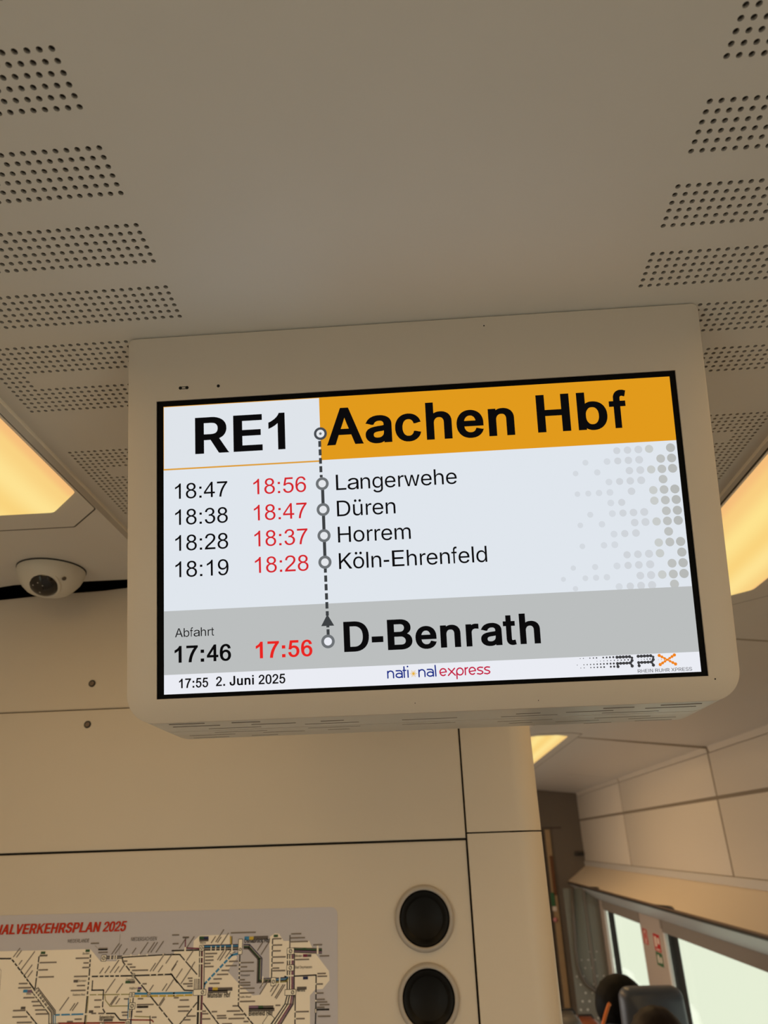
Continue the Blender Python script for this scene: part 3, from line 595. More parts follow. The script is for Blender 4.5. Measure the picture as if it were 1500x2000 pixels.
GB = {
 '-': '333|27 196 306 196 306 336 27 336',
 '.': '278|64 0 214 0 214 140 64 140',
 '0': '556|443 652 415 677 405 682 388 694 355 709 319 717 268 719 225 715 177 700 142 676 138 676 104 642 83 608 78 602 58 555 42 495 34 432 32 342 39 233 62 138 67 133 99 72 105 64 151 22 163 18 206 -3 271 -12 286 -12 333 -7 380 8 411 29 417 31 452 66 469 95 478 106 495 149 498 153 513 211 522 285 524 356 522 415 518 468 508 520 496 559 494 560 482 591 465 622|333 601 333 599 356 575 376 530 390 456 394 370 394 337 390 251 377 179 356 132 331 104 305 89 273 85 250 89 225 104 199 132 178 179 165 252 161 341 166 457 180 532 203 582 225 605 249 618 279 622 306 617',
 '1': '556|378 719 269 719 249 677 221 639 184 604 143 575 105 553 69 538 69 413 133 440 191 474 243 517 243 0 378 0',
 '2': '556|448 658 440 662 401 690 346 710 277 716 213 710 181 698 160 692 124 667 113 662 82 623 78 620 53 567 42 505 38 495 39 491 63 491 146 481 166 480 172 535 184 567 199 588 223 607 249 616 278 619 308 616 331 607 354 591 356 586 370 569 380 547 384 513 381 483 368 450 351 424 349 419 318 381 267 331 158 237 146 224 131 211 93 170 70 139 51 108 35 70 30 54 27 34 26 0 511 0 511 108 193 108 211 131 236 156 359 264 431 334 431 336 435 339 452 362 460 370 476 396 478 397 493 427 502 454 509 483 510 515 504 565 484 614 472 627',
 '3': '556|436 648 408 674 399 678 380 692 342 708 303 717 258 719 206 713 159 697 120 671 115 669 79 630 55 584 40 530 34 516 59 514 152 497 160 497 164 510 172 548 186 579 199 593 201 598 205 599 219 611 241 620 291 620 310 612 327 599 345 576 353 556 356 526 351 494 339 469 320 450 294 437 268 429 245 427 207 429 202 401 196 343 192 323 226 327 242 332 265 335 305 332 329 323 354 303 371 280 381 254 386 222 386 209 382 177 370 147 350 120 324 100 298 88 272 85 242 87 219 96 212 103 201 110 182 133 176 148 167 164 156 209 150 222 51 209 27 207 32 193 43 137 45 135 66 88 70 86 104 45 107 45 152 13 206 -6 260 -12 275 -12 337 -5 397 18 442 53 447 55 478 96 485 102 509 157 516 212 516 224 511 266 500 302 498 303 481 334 454 360 452 364 418 385 405 389 412 393 432 412 436 412 452 434 457 438 472 466 481 496 483 531 481 558 473 587 456 622 452 625',
 '4': '556|437 716 339 716 332 710 194 506 191 499 170 470 167 464 155 449 152 442 122 400 113 385 107 378 99 364 36 271 27 261 27 165 314 165 314 0 437 0 437 165 526 165 526 270 437 270|314 502 314 270 158 270',
 '5': '556|484 719 113 719 47 352 42 333 64 332 152 320 160 326 167 338 173 343 173 346 186 357 187 360 203 370 205 373 223 382 244 387 264 389 299 385 328 373 352 353 371 325 384 286 388 245 383 195 370 158 350 126 321 102 296 90 268 86 240 89 219 97 198 114 196 118 180 136 167 166 158 209 154 219 139 219 27 209 32 191 43 137 44 137 67 87 72 83 103 44 107 44 109 41 148 13 156 12 204 -6 259 -12 273 -12 343 -2 395 24 407 28 447 69 460 79 492 133 510 188 516 251 509 316 486 376 484 377 453 422 412 454 405 461 347 485 286 493 236 487 191 472 188 469 215 610 484 610',
 '6': '556|442 668 398 697 350 713 294 719 221 709 164 682 157 680 115 640 108 636 104 631 63 557 39 460 31 346 31 326 38 225 61 136 65 132 101 70 107 67 153 24 164 21 212 -2 280 -12 331 -9 371 2 409 20 437 43 440 43 459 64 459 66 469 75 491 111 507 149 517 193 520 235 513 303 492 358 488 361 458 406 451 410 414 442 359 466 305 473 271 472 230 463 197 449 166 430 158 422 158 433 166 485 178 525 193 555 193 558 208 575 212 583 234 604 253 615 270 620 291 622 314 619 335 610 354 594 366 577 375 557 383 526 388 513 483 520 512 521 512 524 507 534 496 588 494 589 473 632|359 338 367 324 378 310 390 270 393 236 389 186 377 149 355 117 335 100 312 88 283 84 267 86 249 92 229 102 218 111 197 133 197 136 185 157 175 182 170 208 168 242 172 278 184 310 202 334 203 337 224 353 227 357 253 368 279 372 311 368 336 357',
 '7': '556|528 716 25 716 25 606 359 606 330 571 288 510 255 451 249 444 249 441 211 367 181 293 157 216 139 141 128 76 123 0 256 0 264 81 275 143 290 202 317 284 350 362 392 444 479 576 514 615 522 627 528 630',
 '8': '556|440 658 392 693 378 697 338 713 277 719 214 713 161 693 124 666 119 664 90 628 84 623 68 581 65 579 59 529 62 493 71 463 74 460 87 435 98 425 110 410 118 406 139 390 145 388 133 384 106 366 97 362 68 331 53 303 48 298 35 255 32 207 38 154 61 99 66 95 99 52 107 48 150 16 209 -6 270 -12 286 -12 346 -6 408 17 450 49 456 51 495 100 517 152 524 209 520 254 518 255 508 292 504 297 487 328 460 358 455 360 425 381 410 387 417 390 441 408 445 409 469 436 479 457 484 463 493 492 496 526 489 577 485 583 470 621 460 631|360 303 379 278 391 248 396 212 391 170 380 142 362 118 334 97 309 87 281 84 257 86 239 91 201 112 201 114 186 128 186 130 175 146 166 169 162 188 160 206 165 250 176 276 175 278 189 294 194 303 202 308 218 322 245 333 281 336 308 333 334 323|340 596 342 592 354 579 364 554 367 530 364 498 355 475 346 465 341 457 318 441 300 435 279 433 250 437 233 443 215 457 198 480 190 500 187 526 190 557 199 578 212 592 214 597 233 611 251 619 280 622 301 620 321 611',
 '9': '556|453 635 448 637 400 681 339 709 265 719 225 716 179 705 139 684 115 665 109 663 85 636 85 634 81 632 65 603 59 595 42 554 32 511 30 463 36 404 39 401 58 347 60 347 94 299 97 298 141 262 146 261 192 240 247 233 288 235 324 244 356 258 377 272 386 276 394 284 386 220 374 181 359 152 359 149 344 132 339 123 321 108 318 103 298 92 283 87 260 84 236 87 215 97 204 108 194 114 194 116 185 128 174 152 168 178 162 193 37 185 43 170 75 75 83 68 109 37 114 35 151 10 201 -7 248 -12 263 -12 330 -3 394 26 449 78 482 140 489 148 514 250 522 368 515 478 492 568 483 581|339 591 355 572 366 550 376 525 382 500 384 469 380 432 367 396 347 368 324 349 297 338 272 335 240 338 214 349 214 351 191 369 174 395 161 432 157 473 161 519 174 558 194 588 215 605 215 607 241 619 264 622 285 620 303 615 321 605',
 ':': '333|92 0 242 0 242 140 92 140|92 379 242 379 242 519 92 519',
 'A': '722|436 714 434 715 286 716 277 700 26 28 10 0 174 1 182 16 242 189 479 189 543 14 551 0 712 0 695 31 446 692|361 519 395 414 437 305 284 305 331 433 359 518',
 'B': '722|590 643 582 648 560 669 548 674 526 688 478 705 436 713 392 716 76 716 76 0 401 0 444 2 489 9 542 25 563 37 581 45 604 64 618 73 634 95 640 99 658 136 666 167 669 195 666 237 658 271 627 322 588 356 584 356 575 363 549 374 561 382 565 382 579 393 586 396 607 417 613 427 619 433 633 462 638 484 640 513 637 553 628 583 612 616 607 619|483 271 483 268 493 258 502 241 507 224 509 198 505 176 494 154 478 138 458 127 425 119 240 118 240 306 410 305 432 301 454 292 467 284 469 281|457 575 457 572 467 562 477 539 480 521 479 498 473 475 471 474 466 462 457 454 457 451 445 443 443 439 427 430 389 421 240 420 240 599 381 599 409 597 437 588',
 'D': '722|587 627 577 633 568 642 559 647 529 669 513 676 512 678 495 683 466 697 405 711 345 716 76 716 76 0 336 0 399 5 455 17 521 44 563 74 570 77 597 104 597 106 613 122 644 169 663 220 667 227 680 287 685 365 680 432 666 495 658 510 646 543 638 557 634 560 613 597 587 622|478 542 478 540 493 525 493 523 511 495 525 455 534 407 536 367 534 311 526 267 511 225 491 190 471 170 468 164 444 150 438 144 402 128 368 120 337 118 228 118 228 599 336 599 367 597 407 588 462 557 462 555',
 'E': '667|617 716 76 716 76 0 621 0 621 118 244 118 244 303 591 303 591 421 244 421 244 599 617 599',
 'G': '778|630 631 616 642 596 661 566 681 553 686 534 698 531 698 505 709 465 720 428 725 372 727 318 722 261 707 208 681 203 680 198 676 196 672 173 657 165 650 160 648 123 605 115 598 83 546 62 493 48 429 44 369 44 347 48 287 61 226 85 164 90 160 118 113 142 91 150 77 161 68 168 65 206 36 261 10 322 -6 380 -11 399 -11 452 -7 504 5 539 19 543 22 545 21 554 25 593 51 600 54 641 92 666 128 670 131 692 177 706 230 710 279 710 380 376 380 376 264 557 264 556 253 548 221 549 219 535 189 520 169 520 166 499 147 499 145 483 136 476 130 451 119 421 112 380 111 355 113 325 121 294 136 292 139 269 155 257 170 242 184 242 188 223 217 207 260 198 306 195 343 198 411 208 461 222 497 225 500 243 534 268 561 281 570 292 580 323 595 351 603 383 606 423 603 457 593 468 587 473 581 489 574 497 566 497 561 506 557 515 547 516 544 532 523 543 500 551 475 559 463 713 463 703 489 697 519 684 553 682 553 668 582 660 591 647 612 638 618',
 'H': '722|651 716 505 716 505 424 217 424 217 716 71 716 71 0 217 0 217 307 505 307 505 0 651 0',
 'I': '278|64 0 214 0 214 716 64 716',
 'J': '556|484 716 337 716 337 202 333 174 325 148 316 137 312 129 294 114 277 108 261 106 240 106 226 109 211 115 194 129 180 149 171 180 169 196 169 269 22 269 22 200 24 170 31 135 34 132 42 106 63 71 65 71 74 62 74 60 90 43 95 41 115 24 122 22 146 8 178 -3 226 -11 279 -11 329 -3 372 14 388 24 397 28 405 38 415 45 418 45 443 73 464 107 475 137 482 171 484 207',
 'K': '722|707 716 546 716 227 399 226 716 87 716 87 0 226 0 226 248 220 249 317 343 356 290 365 274 372 267 388 244 391 238 404 222 407 215 560 0 722 0 542 244 532 255 531 260 521 271 497 303 486 320 476 331 475 335 464 347 463 351 453 363 442 380 432 391 408 424 405 426',
 'L': '611|239 716 76 716 76 0 583 0 583 118 239 118',
 'M': '833|765 716 599 715 590 697 447 302 436 275 419 219 417 219 400 273 246 692 235 715 69 716 69 0 205 0 205 409 354 13 362 0 472 0 483 21 626 407 626 0 765 0',
 'N': '722|654 716 509 716 509 249 225 707 216 716 69 716 69 0 214 0 214 441 213 471 252 403 288 347 324 287 396 172 493 20 499 1 654 0',
 'O': '778|626 639 569 682 564 683 514 707 452 723 402 727 326 723 262 706 220 684 215 684 210 682 162 647 118 600 92 558 88 554 63 494 49 433 44 368 44 349 49 283 63 222 87 165 90 162 95 152 121 111 123 111 152 81 153 73 167 66 208 36 262 10 324 -6 379 -11 398 -11 455 -6 517 10 568 34 611 66 616 68 651 105 651 107 660 114 695 171 716 225 730 285 734 345 730 429 715 495 693 549 687 556 660 602 642 617|513 557 518 548 535 533 537 527 555 499 570 461 580 407 582 350 579 302 570 258 556 219 535 183 513 161 509 155 484 136 453 121 430 114 397 111 355 113 326 121 295 136 292 140 266 158 263 163 243 184 243 188 225 214 208 257 199 306 196 343 199 410 208 459 225 502 243 528 244 533 249 535 257 547 264 553 263 555 274 562 292 578 328 596 355 603 392 606 420 604 448 597 482 581',
 'P': '667|575 633 571 634 544 661 537 664 509 683 458 703 411 713 366 716 73 716 73 0 230 0 230 247 370 247 407 249 458 259 496 275 501 276 516 285 522 287 529 294 542 300 571 329 576 331 589 353 597 362 610 393 615 400 625 439 627 493 625 524 615 564 612 566 596 602|450 561 449 560 456 550 463 535 470 506 471 469 466 438 458 416 448 402 448 400 432 385 420 377 403 370 371 363 230 363 230 600 351 600 382 597 397 594 416 587 430 579 430 575 440 569 448 561',
 'R': '722|615 634 577 666 570 668 542 685 489 704 437 714 396 716 76 716 76 0 243 0 243 263 367 264 516 13 527 1 720 0 692 31 532 289 539 291 573 311 579 312 588 322 592 323 615 342 631 366 638 371 647 393 655 407 666 446 669 475 666 531 655 569 642 597|465 578 465 576 478 565 490 549 498 529 502 506 503 482 499 455 494 438 487 424 480 416 480 414 476 412 465 402 465 400 449 392 427 385 404 381 372 379 243 379 243 600 378 600 428 594 446 588',
 'S': '667|557 655 545 662 517 685 500 691 485 701 473 704 442 716 337 727 291 725 241 716 190 698 167 685 161 683 133 661 127 659 108 637 98 628 84 602 77 593 66 559 61 513 69 465 75 455 87 426 90 425 104 411 104 408 111 401 114 395 157 364 212 338 269 319 379 292 439 268 439 266 453 257 462 249 468 239 474 218 473 189 467 168 457 153 442 138 424 127 387 113 364 109 326 108 311 109 279 115 256 124 236 135 235 138 222 149 213 162 205 180 203 202 198 223 39 223 44 200 49 160 62 124 65 122 83 90 91 84 106 65 125 52 146 35 182 17 229 1 271 -7 323 -11 398 -8 445 1 500 20 524 35 534 39 557 58 562 60 588 90 595 96 611 126 613 127 626 166 629 214 627 241 619 269 617 271 607 294 603 297 592 315 568 338 557 345 551 352 544 355 524 368 493 384 475 391 402 414 336 429 299 440 259 456 240 471 236 472 236 474 225 486 219 500 216 518 219 541 223 554 226 556 232 570 245 583 255 587 260 593 273 600 293 606 310 609 339 610 372 608 399 601 423 589 444 571 456 552 463 519 470 503 623 503 618 525 614 563 602 594 584 622 582 629 572 636',
 'V': '667|648 716 501 715 493 697 337 207 335 196 300 311 172 698 165 714 159 715 19 716 34 688 259 20 269 0 401 1 408 14 633 686',
 'a': '556|484 468 475 472 467 480 465 480 461 485 454 487 446 496 438 497 413 511 363 525 324 530 260 530 218 524 197 519 168 510 154 502 133 494 106 476 82 454 82 452 76 448 68 435 62 429 47 399 32 380 34 378 71 372 150 349 183 349 190 359 202 383 214 395 234 409 244 414 265 419 283 421 316 421 341 414 359 401 360 398 365 393 372 377 376 347 374 336 370 334 339 328 263 321 193 310 165 304 135 295 108 283 98 276 87 272 63 251 55 239 50 235 40 215 38 214 32 191 29 166 32 124 41 94 44 91 57 67 62 63 77 45 83 42 105 23 119 18 138 8 154 2 157 2 159 5 157 1 202 -9 235 -11 275 -10 309 -6 339 3 357 12 363 13 375 22 377 22 377 0 527 0 526 372 519 408 514 414 506 435 489 460 484 464|376 229 375 186 369 161 362 147 352 133 341 125 337 120 325 112 306 105 286 100 245 99 216 105 199 114 189 124 184 138 184 170 188 181 202 195 219 203 240 209 265 214 351 223',
 'b': '611|500 473 462 503 420 523 375 534 336 538 294 536 262 530 237 520 219 509 214 508 206 501 206 716 61 716 61 0 203 0 204 29 214 20 234 9 273 -5 293 -9 316 -11 338 -11 381 -7 421 4 449 19 463 24 498 52 504 61 519 75 525 84 527 85 550 125 566 167 575 211 578 260 575 318 562 372 558 379 550 402 546 407 527 442 521 447|393 393 393 391 405 377 417 353 424 328 430 294 430 237 425 206 415 172 405 155 406 153 399 145 395 138 377 120 359 109 339 103 321 101 296 103 277 108 263 116 242 136 239 144 232 149 219 174 211 200 206 234 206 298 211 330 219 355 228 369 232 380 243 390 245 395 252 401 257 408 277 419 292 423 321 425 344 423 357 419 376 409 376 407',
 'c': '556|469 456 459 464 446 478 440 480 431 489 408 502 385 512 364 519 337 525 280 530 236 525 193 514 151 494 125 474 118 467 115 467 102 450 87 436 68 402 63 396 45 350 37 311 34 250 36 215 47 162 64 118 68 115 92 77 118 49 141 34 148 25 155 24 194 4 239 -8 297 -11 339 -7 364 -1 391 8 402 15 415 20 426 28 432 30 447 43 450 44 473 66 479 76 484 80 487 86 497 99 505 117 507 118 514 145 524 165 489 171 417 189 387 189 382 177 378 160 374 151 363 133 355 127 349 119 329 107 311 101 301 100 263 101 246 107 241 111 227 117 209 135 198 152 188 173 180 200 175 226 174 249 175 290 180 317 187 337 187 343 195 357 198 366 210 384 230 402 241 409 263 417 298 419 320 415 338 407 340 404 352 396 368 378 368 375 376 362 380 347 386 333 418 333 491 352 522 357 513 377 507 398 504 401 495 422 492 424 482 441',
 'd': '611|551 716 405 716 405 501 396 509 371 522 347 531 318 536 277 538 237 534 191 523 141 497 135 489 124 481 119 479 90 448 67 410 63 406 47 363 36 302 34 276 36 226 47 163 64 119 68 116 90 78 94 76 114 51 120 49 135 38 139 31 145 29 152 23 189 5 236 -8 272 -11 320 -9 347 -4 382 10 391 17 400 21 407 28 408 0 551 0|369 395 370 391 382 377 392 357 401 329 406 296 407 253 401 200 392 178 389 166 381 150 368 133 355 123 353 119 335 108 316 103 300 101 273 103 254 108 238 118 219 136 210 148 195 175 187 203 182 230 180 255 182 299 187 326 195 354 207 376 211 378 223 397 225 397 238 410 253 418 268 423 300 425 324 422 336 418 349 411',
 'e': '556|462 460 450 466 420 491 412 493 400 502 395 503 372 514 339 523 312 528 271 530 223 525 181 513 163 504 154 501 151 497 141 494 107 468 76 434 56 398 52 395 37 357 26 309 23 268 25 213 35 164 53 119 59 113 76 83 85 76 85 74 111 47 116 45 143 24 190 3 194 3 236 -8 298 -11 358 -4 392 6 413 17 423 20 443 34 449 36 467 54 475 59 479 64 480 68 492 79 507 104 516 128 528 149 526 151 492 155 416 174 390 178 379 159 374 143 369 138 361 126 345 113 327 104 301 99 263 100 243 105 228 112 218 121 210 124 194 141 191 148 183 159 175 179 168 214 527 214 525 306 518 350 506 386 503 390 490 419 483 426 483 428 475 441 462 453|349 391 351 386 360 376 371 354 378 335 380 321 169 321 173 338 178 350 178 353 191 374 194 376 204 390 215 400 237 412 256 418 277 419 299 418 316 413',
 'f': '333|318 709 295 715 273 724 258 727 206 727 179 719 158 709 146 699 141 697 122 678 113 662 108 657 103 641 97 630 90 601 89 517 10 517 10 411 89 411 89 0 205 0 205 411 298 411 298 517 205 517 206 578 210 592 214 600 219 605 225 608 236 610 251 608 263 603 289 596 297 621 312 690',
 'h': '611|498 477 489 482 473 498 463 502 459 506 446 514 441 515 411 528 373 535 347 537 291 534 250 523 212 504 212 716 65 716 65 0 212 0 212 320 214 339 219 360 224 368 227 378 236 389 236 392 243 397 250 406 254 407 263 414 276 419 300 424 338 422 360 412 373 402 375 396 385 384 395 360 398 332 398 0 546 0 546 338 544 374 535 410 523 440 519 443 504 469 498 473',
 'i': '278|69 0 209 0 209 519 69 519|69 600 209 600 209 716 69 716',
 'k': '556|553 529 377 530 370 525 205 352 205 716 69 716 69 0 205 0 205 195 222 212 290 122 294 119 300 110 304 107 319 85 323 82 329 72 333 69 348 47 352 44 377 9 388 0 562 0 520 37 508 55 504 58 482 89 478 92 465 110 461 113 449 131 445 134 416 174 412 177 390 207 386 210 383 216 318 298 329 309 339 315 339 321 507 496',
 'l': '278|69 0 209 0 209 716 69 716',
 'n': '611|489 482 475 487 450 505 433 511 420 518 372 528 347 530 291 527 250 516 211 496 210 523 65 523 65 0 212 0 212 315 214 335 219 355 224 363 227 373 236 384 236 387 243 392 250 401 254 401 263 408 276 414 300 418 338 416 360 407 373 397 375 391 385 379 395 355 398 328 398 0 546 0 546 334 544 369 535 404 522 436 518 439 501 465 489 475',
 'o': '611|503 460 489 466 453 494 436 500 410 513 355 526 312 530 252 525 207 515 160 494 122 467 90 433 73 406 65 396 50 360 37 311 34 269 37 206 49 160 71 112 76 109 92 81 112 64 113 56 128 49 161 24 179 17 202 5 255 -8 316 -11 362 -7 409 4 445 22 453 24 459 28 461 32 488 49 512 75 524 86 540 113 547 121 567 169 576 209 578 244 576 309 564 357 548 395 522 436 503 453|387 384 391 376 394 375 401 367 415 337 421 319 427 291 428 268 427 226 422 200 414 175 400 152 400 149 389 136 388 133 372 120 371 117 351 107 335 102 304 100 280 101 262 107 257 111 252 112 242 117 223 135 216 144 200 173 191 200 186 226 185 249 186 290 191 317 197 336 211 363 211 366 223 381 224 384 241 399 243 399 243 402 262 412 297 419 330 417 348 412 370 401',
 'r': '389|373 526 300 530 265 526 234 518 206 504 202 500 202 522 64 522 64 0 204 0 204 326 205 342 214 367 225 382 225 384 237 396 247 401 248 403 278 413 304 413 373 406',
 's': '556|468 462 434 491 430 491 418 500 391 512 359 521 336 525 285 530 234 527 196 520 163 510 134 497 124 490 117 487 109 479 92 473 92 465 76 453 65 432 60 427 49 401 45 367 49 336 66 297 71 293 91 270 97 268 124 248 167 229 171 229 215 216 299 200 329 192 349 181 356 173 361 160 361 144 359 135 352 124 340 114 315 103 282 98 245 100 228 104 210 112 198 122 189 135 179 161 169 179 139 176 60 160 37 158 30 134 33 128 39 106 41 105 54 78 60 74 71 58 99 34 127 18 135 16 166 3 197 -5 257 -11 288 -11 323 -9 356 -3 386 5 426 23 435 25 457 42 463 45 484 68 490 72 502 93 506 97 516 122 518 141 518 167 515 191 502 220 495 227 478 249 442 275 429 279 401 292 394 293 353 306 250 326 216 340 207 350 201 366 201 376 204 388 211 399 221 408 244 418 256 421 277 422 304 421 321 416 336 408 336 406 348 395 348 393 355 385 362 367 374 349 403 352 481 368 519 373 506 395 498 419 492 427 485 441 481 444',
 't': '333|203 690 78 690 78 552 10 552 10 438 78 438 78 131 81 101 94 60 98 57 117 29 127 23 148 5 154 5 186 -8 216 -11 257 -9 282 -2 306 1 309 3 303 23 291 90 284 114 259 111 237 106 218 106 210 110 210 113 205 123 203 139 203 438 293 438 293 552 203 552',
 'u': '611|545 519 397 519 397 198 396 182 392 166 384 146 375 133 359 118 351 114 349 111 335 105 310 101 273 103 255 110 239 122 225 141 216 166 213 195 213 519 66 519 66 180 68 149 76 117 91 81 94 79 110 55 135 30 142 28 168 11 197 -1 241 -9 285 -11 320 -8 362 4 399 23 400 -4 545 -4',
 'ü': '611|545 514 397 514 397 196 396 180 392 164 384 145 375 132 359 116 335 104 310 99 273 102 255 109 239 121 225 139 216 164 213 193 213 514 66 514 66 178 68 148 76 116 91 80 94 78 110 54 135 30 142 27 168 10 197 -1 241 -9 285 -11 320 -8 362 4 399 23 400 -4 545 -4|277 686 253 706 226 714 197 715 181 713 158 703 147 695 131 678 122 656 120 643 121 628 131 599 136 596 151 579 181 564 215 562 232 564 248 571 254 572 284 599 293 619 295 636 293 659 290 662 285 677 281 680|472 688 464 692 451 704 430 713 407 716 380 714 360 705 353 704 347 698 344 697 329 677 325 674 318 657 316 644 318 620 326 600 331 596 339 586 342 586 357 573 378 564 396 562 428 564 452 573 465 583 476 599 481 603 489 619 491 635 489 659 485 663 480 678 476 681',
}
# ------------------------------------------------------------------ the setting
H = 0.4534            # ceiling above the camera
ZS = 0.4389           # side ceiling
XL, XR = -0.4434, 0.4503
FLOOR = -1.72
Y0, Y1, YW = -3.0, 6.90, 1.19

struct(box('floor', -1.42, 1.42, Y0 - .05, Y1 + .05, FLOOR - .04, FLOOR, M['floor']))

# perforated centre ceiling, holes are real
PX, PY, YR0 = 0.01746 * H, 0.01709 * H, 0.58964 * H
WL, WR = -0.46071 * H, 0.4764 * H
HR = 0.00208
vs_, fs_, mi_ = [], [], []


def quad(x0, y0, x1, y1):
    b = len(vs_)
    vs_.extend([(x0, y0, H), (x0, y1, H), (x1, y1, H), (x1, y0, H)])
    fs_.append((b, b + 1, b + 2, b + 3))
    mi_.append(0)


NS = 12


def hole(cx, cy):
    b = len(vs_)
    sq = []
    for k in range(NS):
        a = 2 * PI * (k + .5) / NS
        c, s = math.cos(a), math.sin(a)
        m = max(abs(c), abs(s))
        sq.append((cx + PX / 2 * c / m, cy + PY / 2 * s / m, H))
    # corners of the cell
    for k in range(NS):
        a = 2 * PI * (k + .5) / NS
        if abs(abs(math.cos(a)) - abs(math.sin(a))) < 1e-6:
            sq[k] = (cx + PX / 2 * (1 if math.cos(a) > 0 else -1), cy + PY / 2 * (1 if math.sin(a) > 0 else -1), H)
    ci = [(cx + HR * math.cos(2 * PI * (k + .5) / NS), cy + HR * math.sin(2 * PI * (k + .5) / NS), H) for k in range(NS)]
    ti = [(x, y, H + .0028) for x, y, z in ci]
    vs_.extend(sq + ci + ti)
    for k in range(NS):
        k2 = (k + 1) % NS
        fs_.append((b + k, b + NS + k, b + NS + k2, b + k2))
        mi_.append(0)
        fs_.append((b + NS + k, b + 2 * NS + k, b + 2 * NS + k2, b + NS + k2))
        mi_.append(1)
    fs_.append(tuple(b + 2 * NS + k for k in range(NS))[::-1])
    mi_.append(2)


def punched(row, col):
    if row <= 50:
        r = row % 9
        ok = row >= -36
    else:
        r = (row - 62) % 9
        ok = 62 <= row <= 85
    if not ok:
        return False
    return r <= 5 or col >= 24


YB0, YB1 = YR0 + PY * (-36.5), YR0 + PY * 85.5
YEND = 1.1625
for s_, w in ((-1, WL), (1, WR)):
    for row in range(-36, 86):
        cy = YR0 + PY * row
        run = None
        for col in range(28):
            cx = w + s_ * PX * col
            if punched(row, col):
                hole(cx, cy)
            else:
                quad(cx - PX / 2, cy - PY / 2, cx + PX / 2, cy + PY / 2)
xa, xb = WL - PX * 27.5, WL + PX * .5
xc, xd = WR - PX * .5, WR + PX * 27.5
quad(xb, YB0, xc, YB1)
quad(XL, YB0, xa, YB1)
quad(xd, YB0, XR, YB1)
quad(XL, Y0, XR, YB0)
quad(XL, YB1, XR, YEND)
M['holewall'] = mat('hole_wall', (0.40, 0.37, 0.33), 0.7)
struct(mesh_obj('ceiling', vs_, fs_, mats=[M['ceiling'], M['holewall'], M['hole']], mi=mi_),
       'flat beige centre ceiling with bands of punched holes')
struct(box('ceiling', 0.17, XR, YEND, 2.6, H, H + .02, M['ceiling']))
struct(box('ceiling', XL, XR, 2.6, Y1, H, H + .02, M['ceiling']))
# rounded light edge of the centre panel
for s_, x, y1 in ((-1, XL, YEND), (1, XR, Y1)):
    struct(box('trim_1' if s_ < 0 else 'trim_2', x - .0012, x + .0012, Y0, y1, H - .0042, H + .001, M['rim'], bev=.001))
# lower side ceilings: vertical step, flat strip, then a slope down to the side wall
def side_ceiling(name, s_, x, y0, y1):
    p = [(x, H - .001), (x, ZS), (s_ * 0.7143, ZS), (s_ * 1.30, 0.373), (s_ * 1.34, 0.373), (s_ * 1.34, 0.50), (x, 0.50)]
    return struct(prism_y(name, p, y0, y1, M['side']))


side_ceiling('ceiling', -1, XL, Y0, YEND)
side_ceiling('ceiling', -1, XL, 2.6, Y1)
cuts = [Y0, 1.767, 3.568, 5.327, Y1]
for a, b in zip(cuts, cuts[1:]):
    side_ceiling('ceiling', 1, XR, a + (.0045 if a > Y0 else 0), b - (.0045 if b < Y1 else 0))
for yj, dz in ((1.767, .004), (3.568, .009)):
    xs_ = .7143
    struct(prism_y('ceiling', [(xs_, ZS - dz * .3), (1.0, .4097 - dz), (1.299, .373 - dz), (1.299, .42), (XR + .001, .48), (XR + .001, ZS + .0008), (xs_ - .001, ZS + .0008)], yj - .004, yj + .004, mat('ceiling_joint', (0.40, 0.35, 0.28), .7)))
# dark slot above the front wall
struct(box('wall_front', -1.36, .16, 1.30, 1.32, .20, .52, M['void']))
struct(box('wall_front', -1.36, .053, YEND - .0005, 1.32, .4545, .47, M['void']))
struct(box('wall_front', -1.36, .16, YEND + .002, 1.32, .515, .53, M['void']))

struct(box('ceiling', -1.34, .172, 1.33, 2.62, .4545, .475, M['side']))
struct(box('ceiling', .055, .172, YEND, 1.33, .4545, .475, M['side']))
# front wall: three big panels with thin joints, and a rounded corner post
def wall_panel(name, pts, y, th=.024):
    bm = bmesh.new()
    a = [bm.verts.new((x, y, z)) for x, z in pts]
    b = [bm.verts.new((x, y + th, z)) for x, z in pts]
    n = len(pts)
    bm.faces.new(a)
    bm.faces.new(b[::-1])
    for i in range(n):
        bm.faces.new((a[i], b[i], b[(i + 1) % n], a[(i + 1) % n]))
    bmesh.ops.recalc_face_normals(bm, faces=bm.faces[:])
    fr = [e for e in bm.edges if all(abs(v.co.y - y) < 1e-6 for v in e.verts)]
    bmesh.ops.bevel(bm, geom=fr, offset=.0012, segments=2, affect='EDGES')
    return struct(bm_obj(name, bm, M['wall']))


wall_panel('wall_front', [(-1.30, .2222), (.0510, .2222), (.0510, .4362), (-.5218, .4333), (-.5385, .4322), (-.566, .4300), (-.66, .4275), (-.7533, .4218), (-1.30, .4150)], YW)
wall_panel('wall_front', [(-1.30, .0072), (.0510, .0072), (.0510, .2204), (-1.30, .2204)], YW)
wall_panel('wall_front', [(-1.30, FLOOR), (.0510, FLOOR), (.0510, .0040), (-1.30, .0040)], YW + .004, .02)
struct(box('wall_front', -1.30, .10, YW + .0245, YW + .05, FLOOR, .40, M['gap']))
for z0, z1 in ((FLOOR, .0126), (.0148, .4530)):
    corner = round_poly([(.0538, YW), (.1705, YW), (.1705, 2.6), (.0538, 2.6)], [.001, .042, 0, 0], 14)
    bm = bmesh.new()
    prism_z(bm, corner, z0, z1)
    struct(bm_obj('wall_front', bm, M['wall'], smooth=True, auto=30))
struct(box('wall_front', .06, .120, YW + .006, 2.59, FLOOR + .01, .432, M['gap']))
struct(box('wall_front', -1.34, .05, 2.56, 2.6, FLOOR, .52, M['wall']))

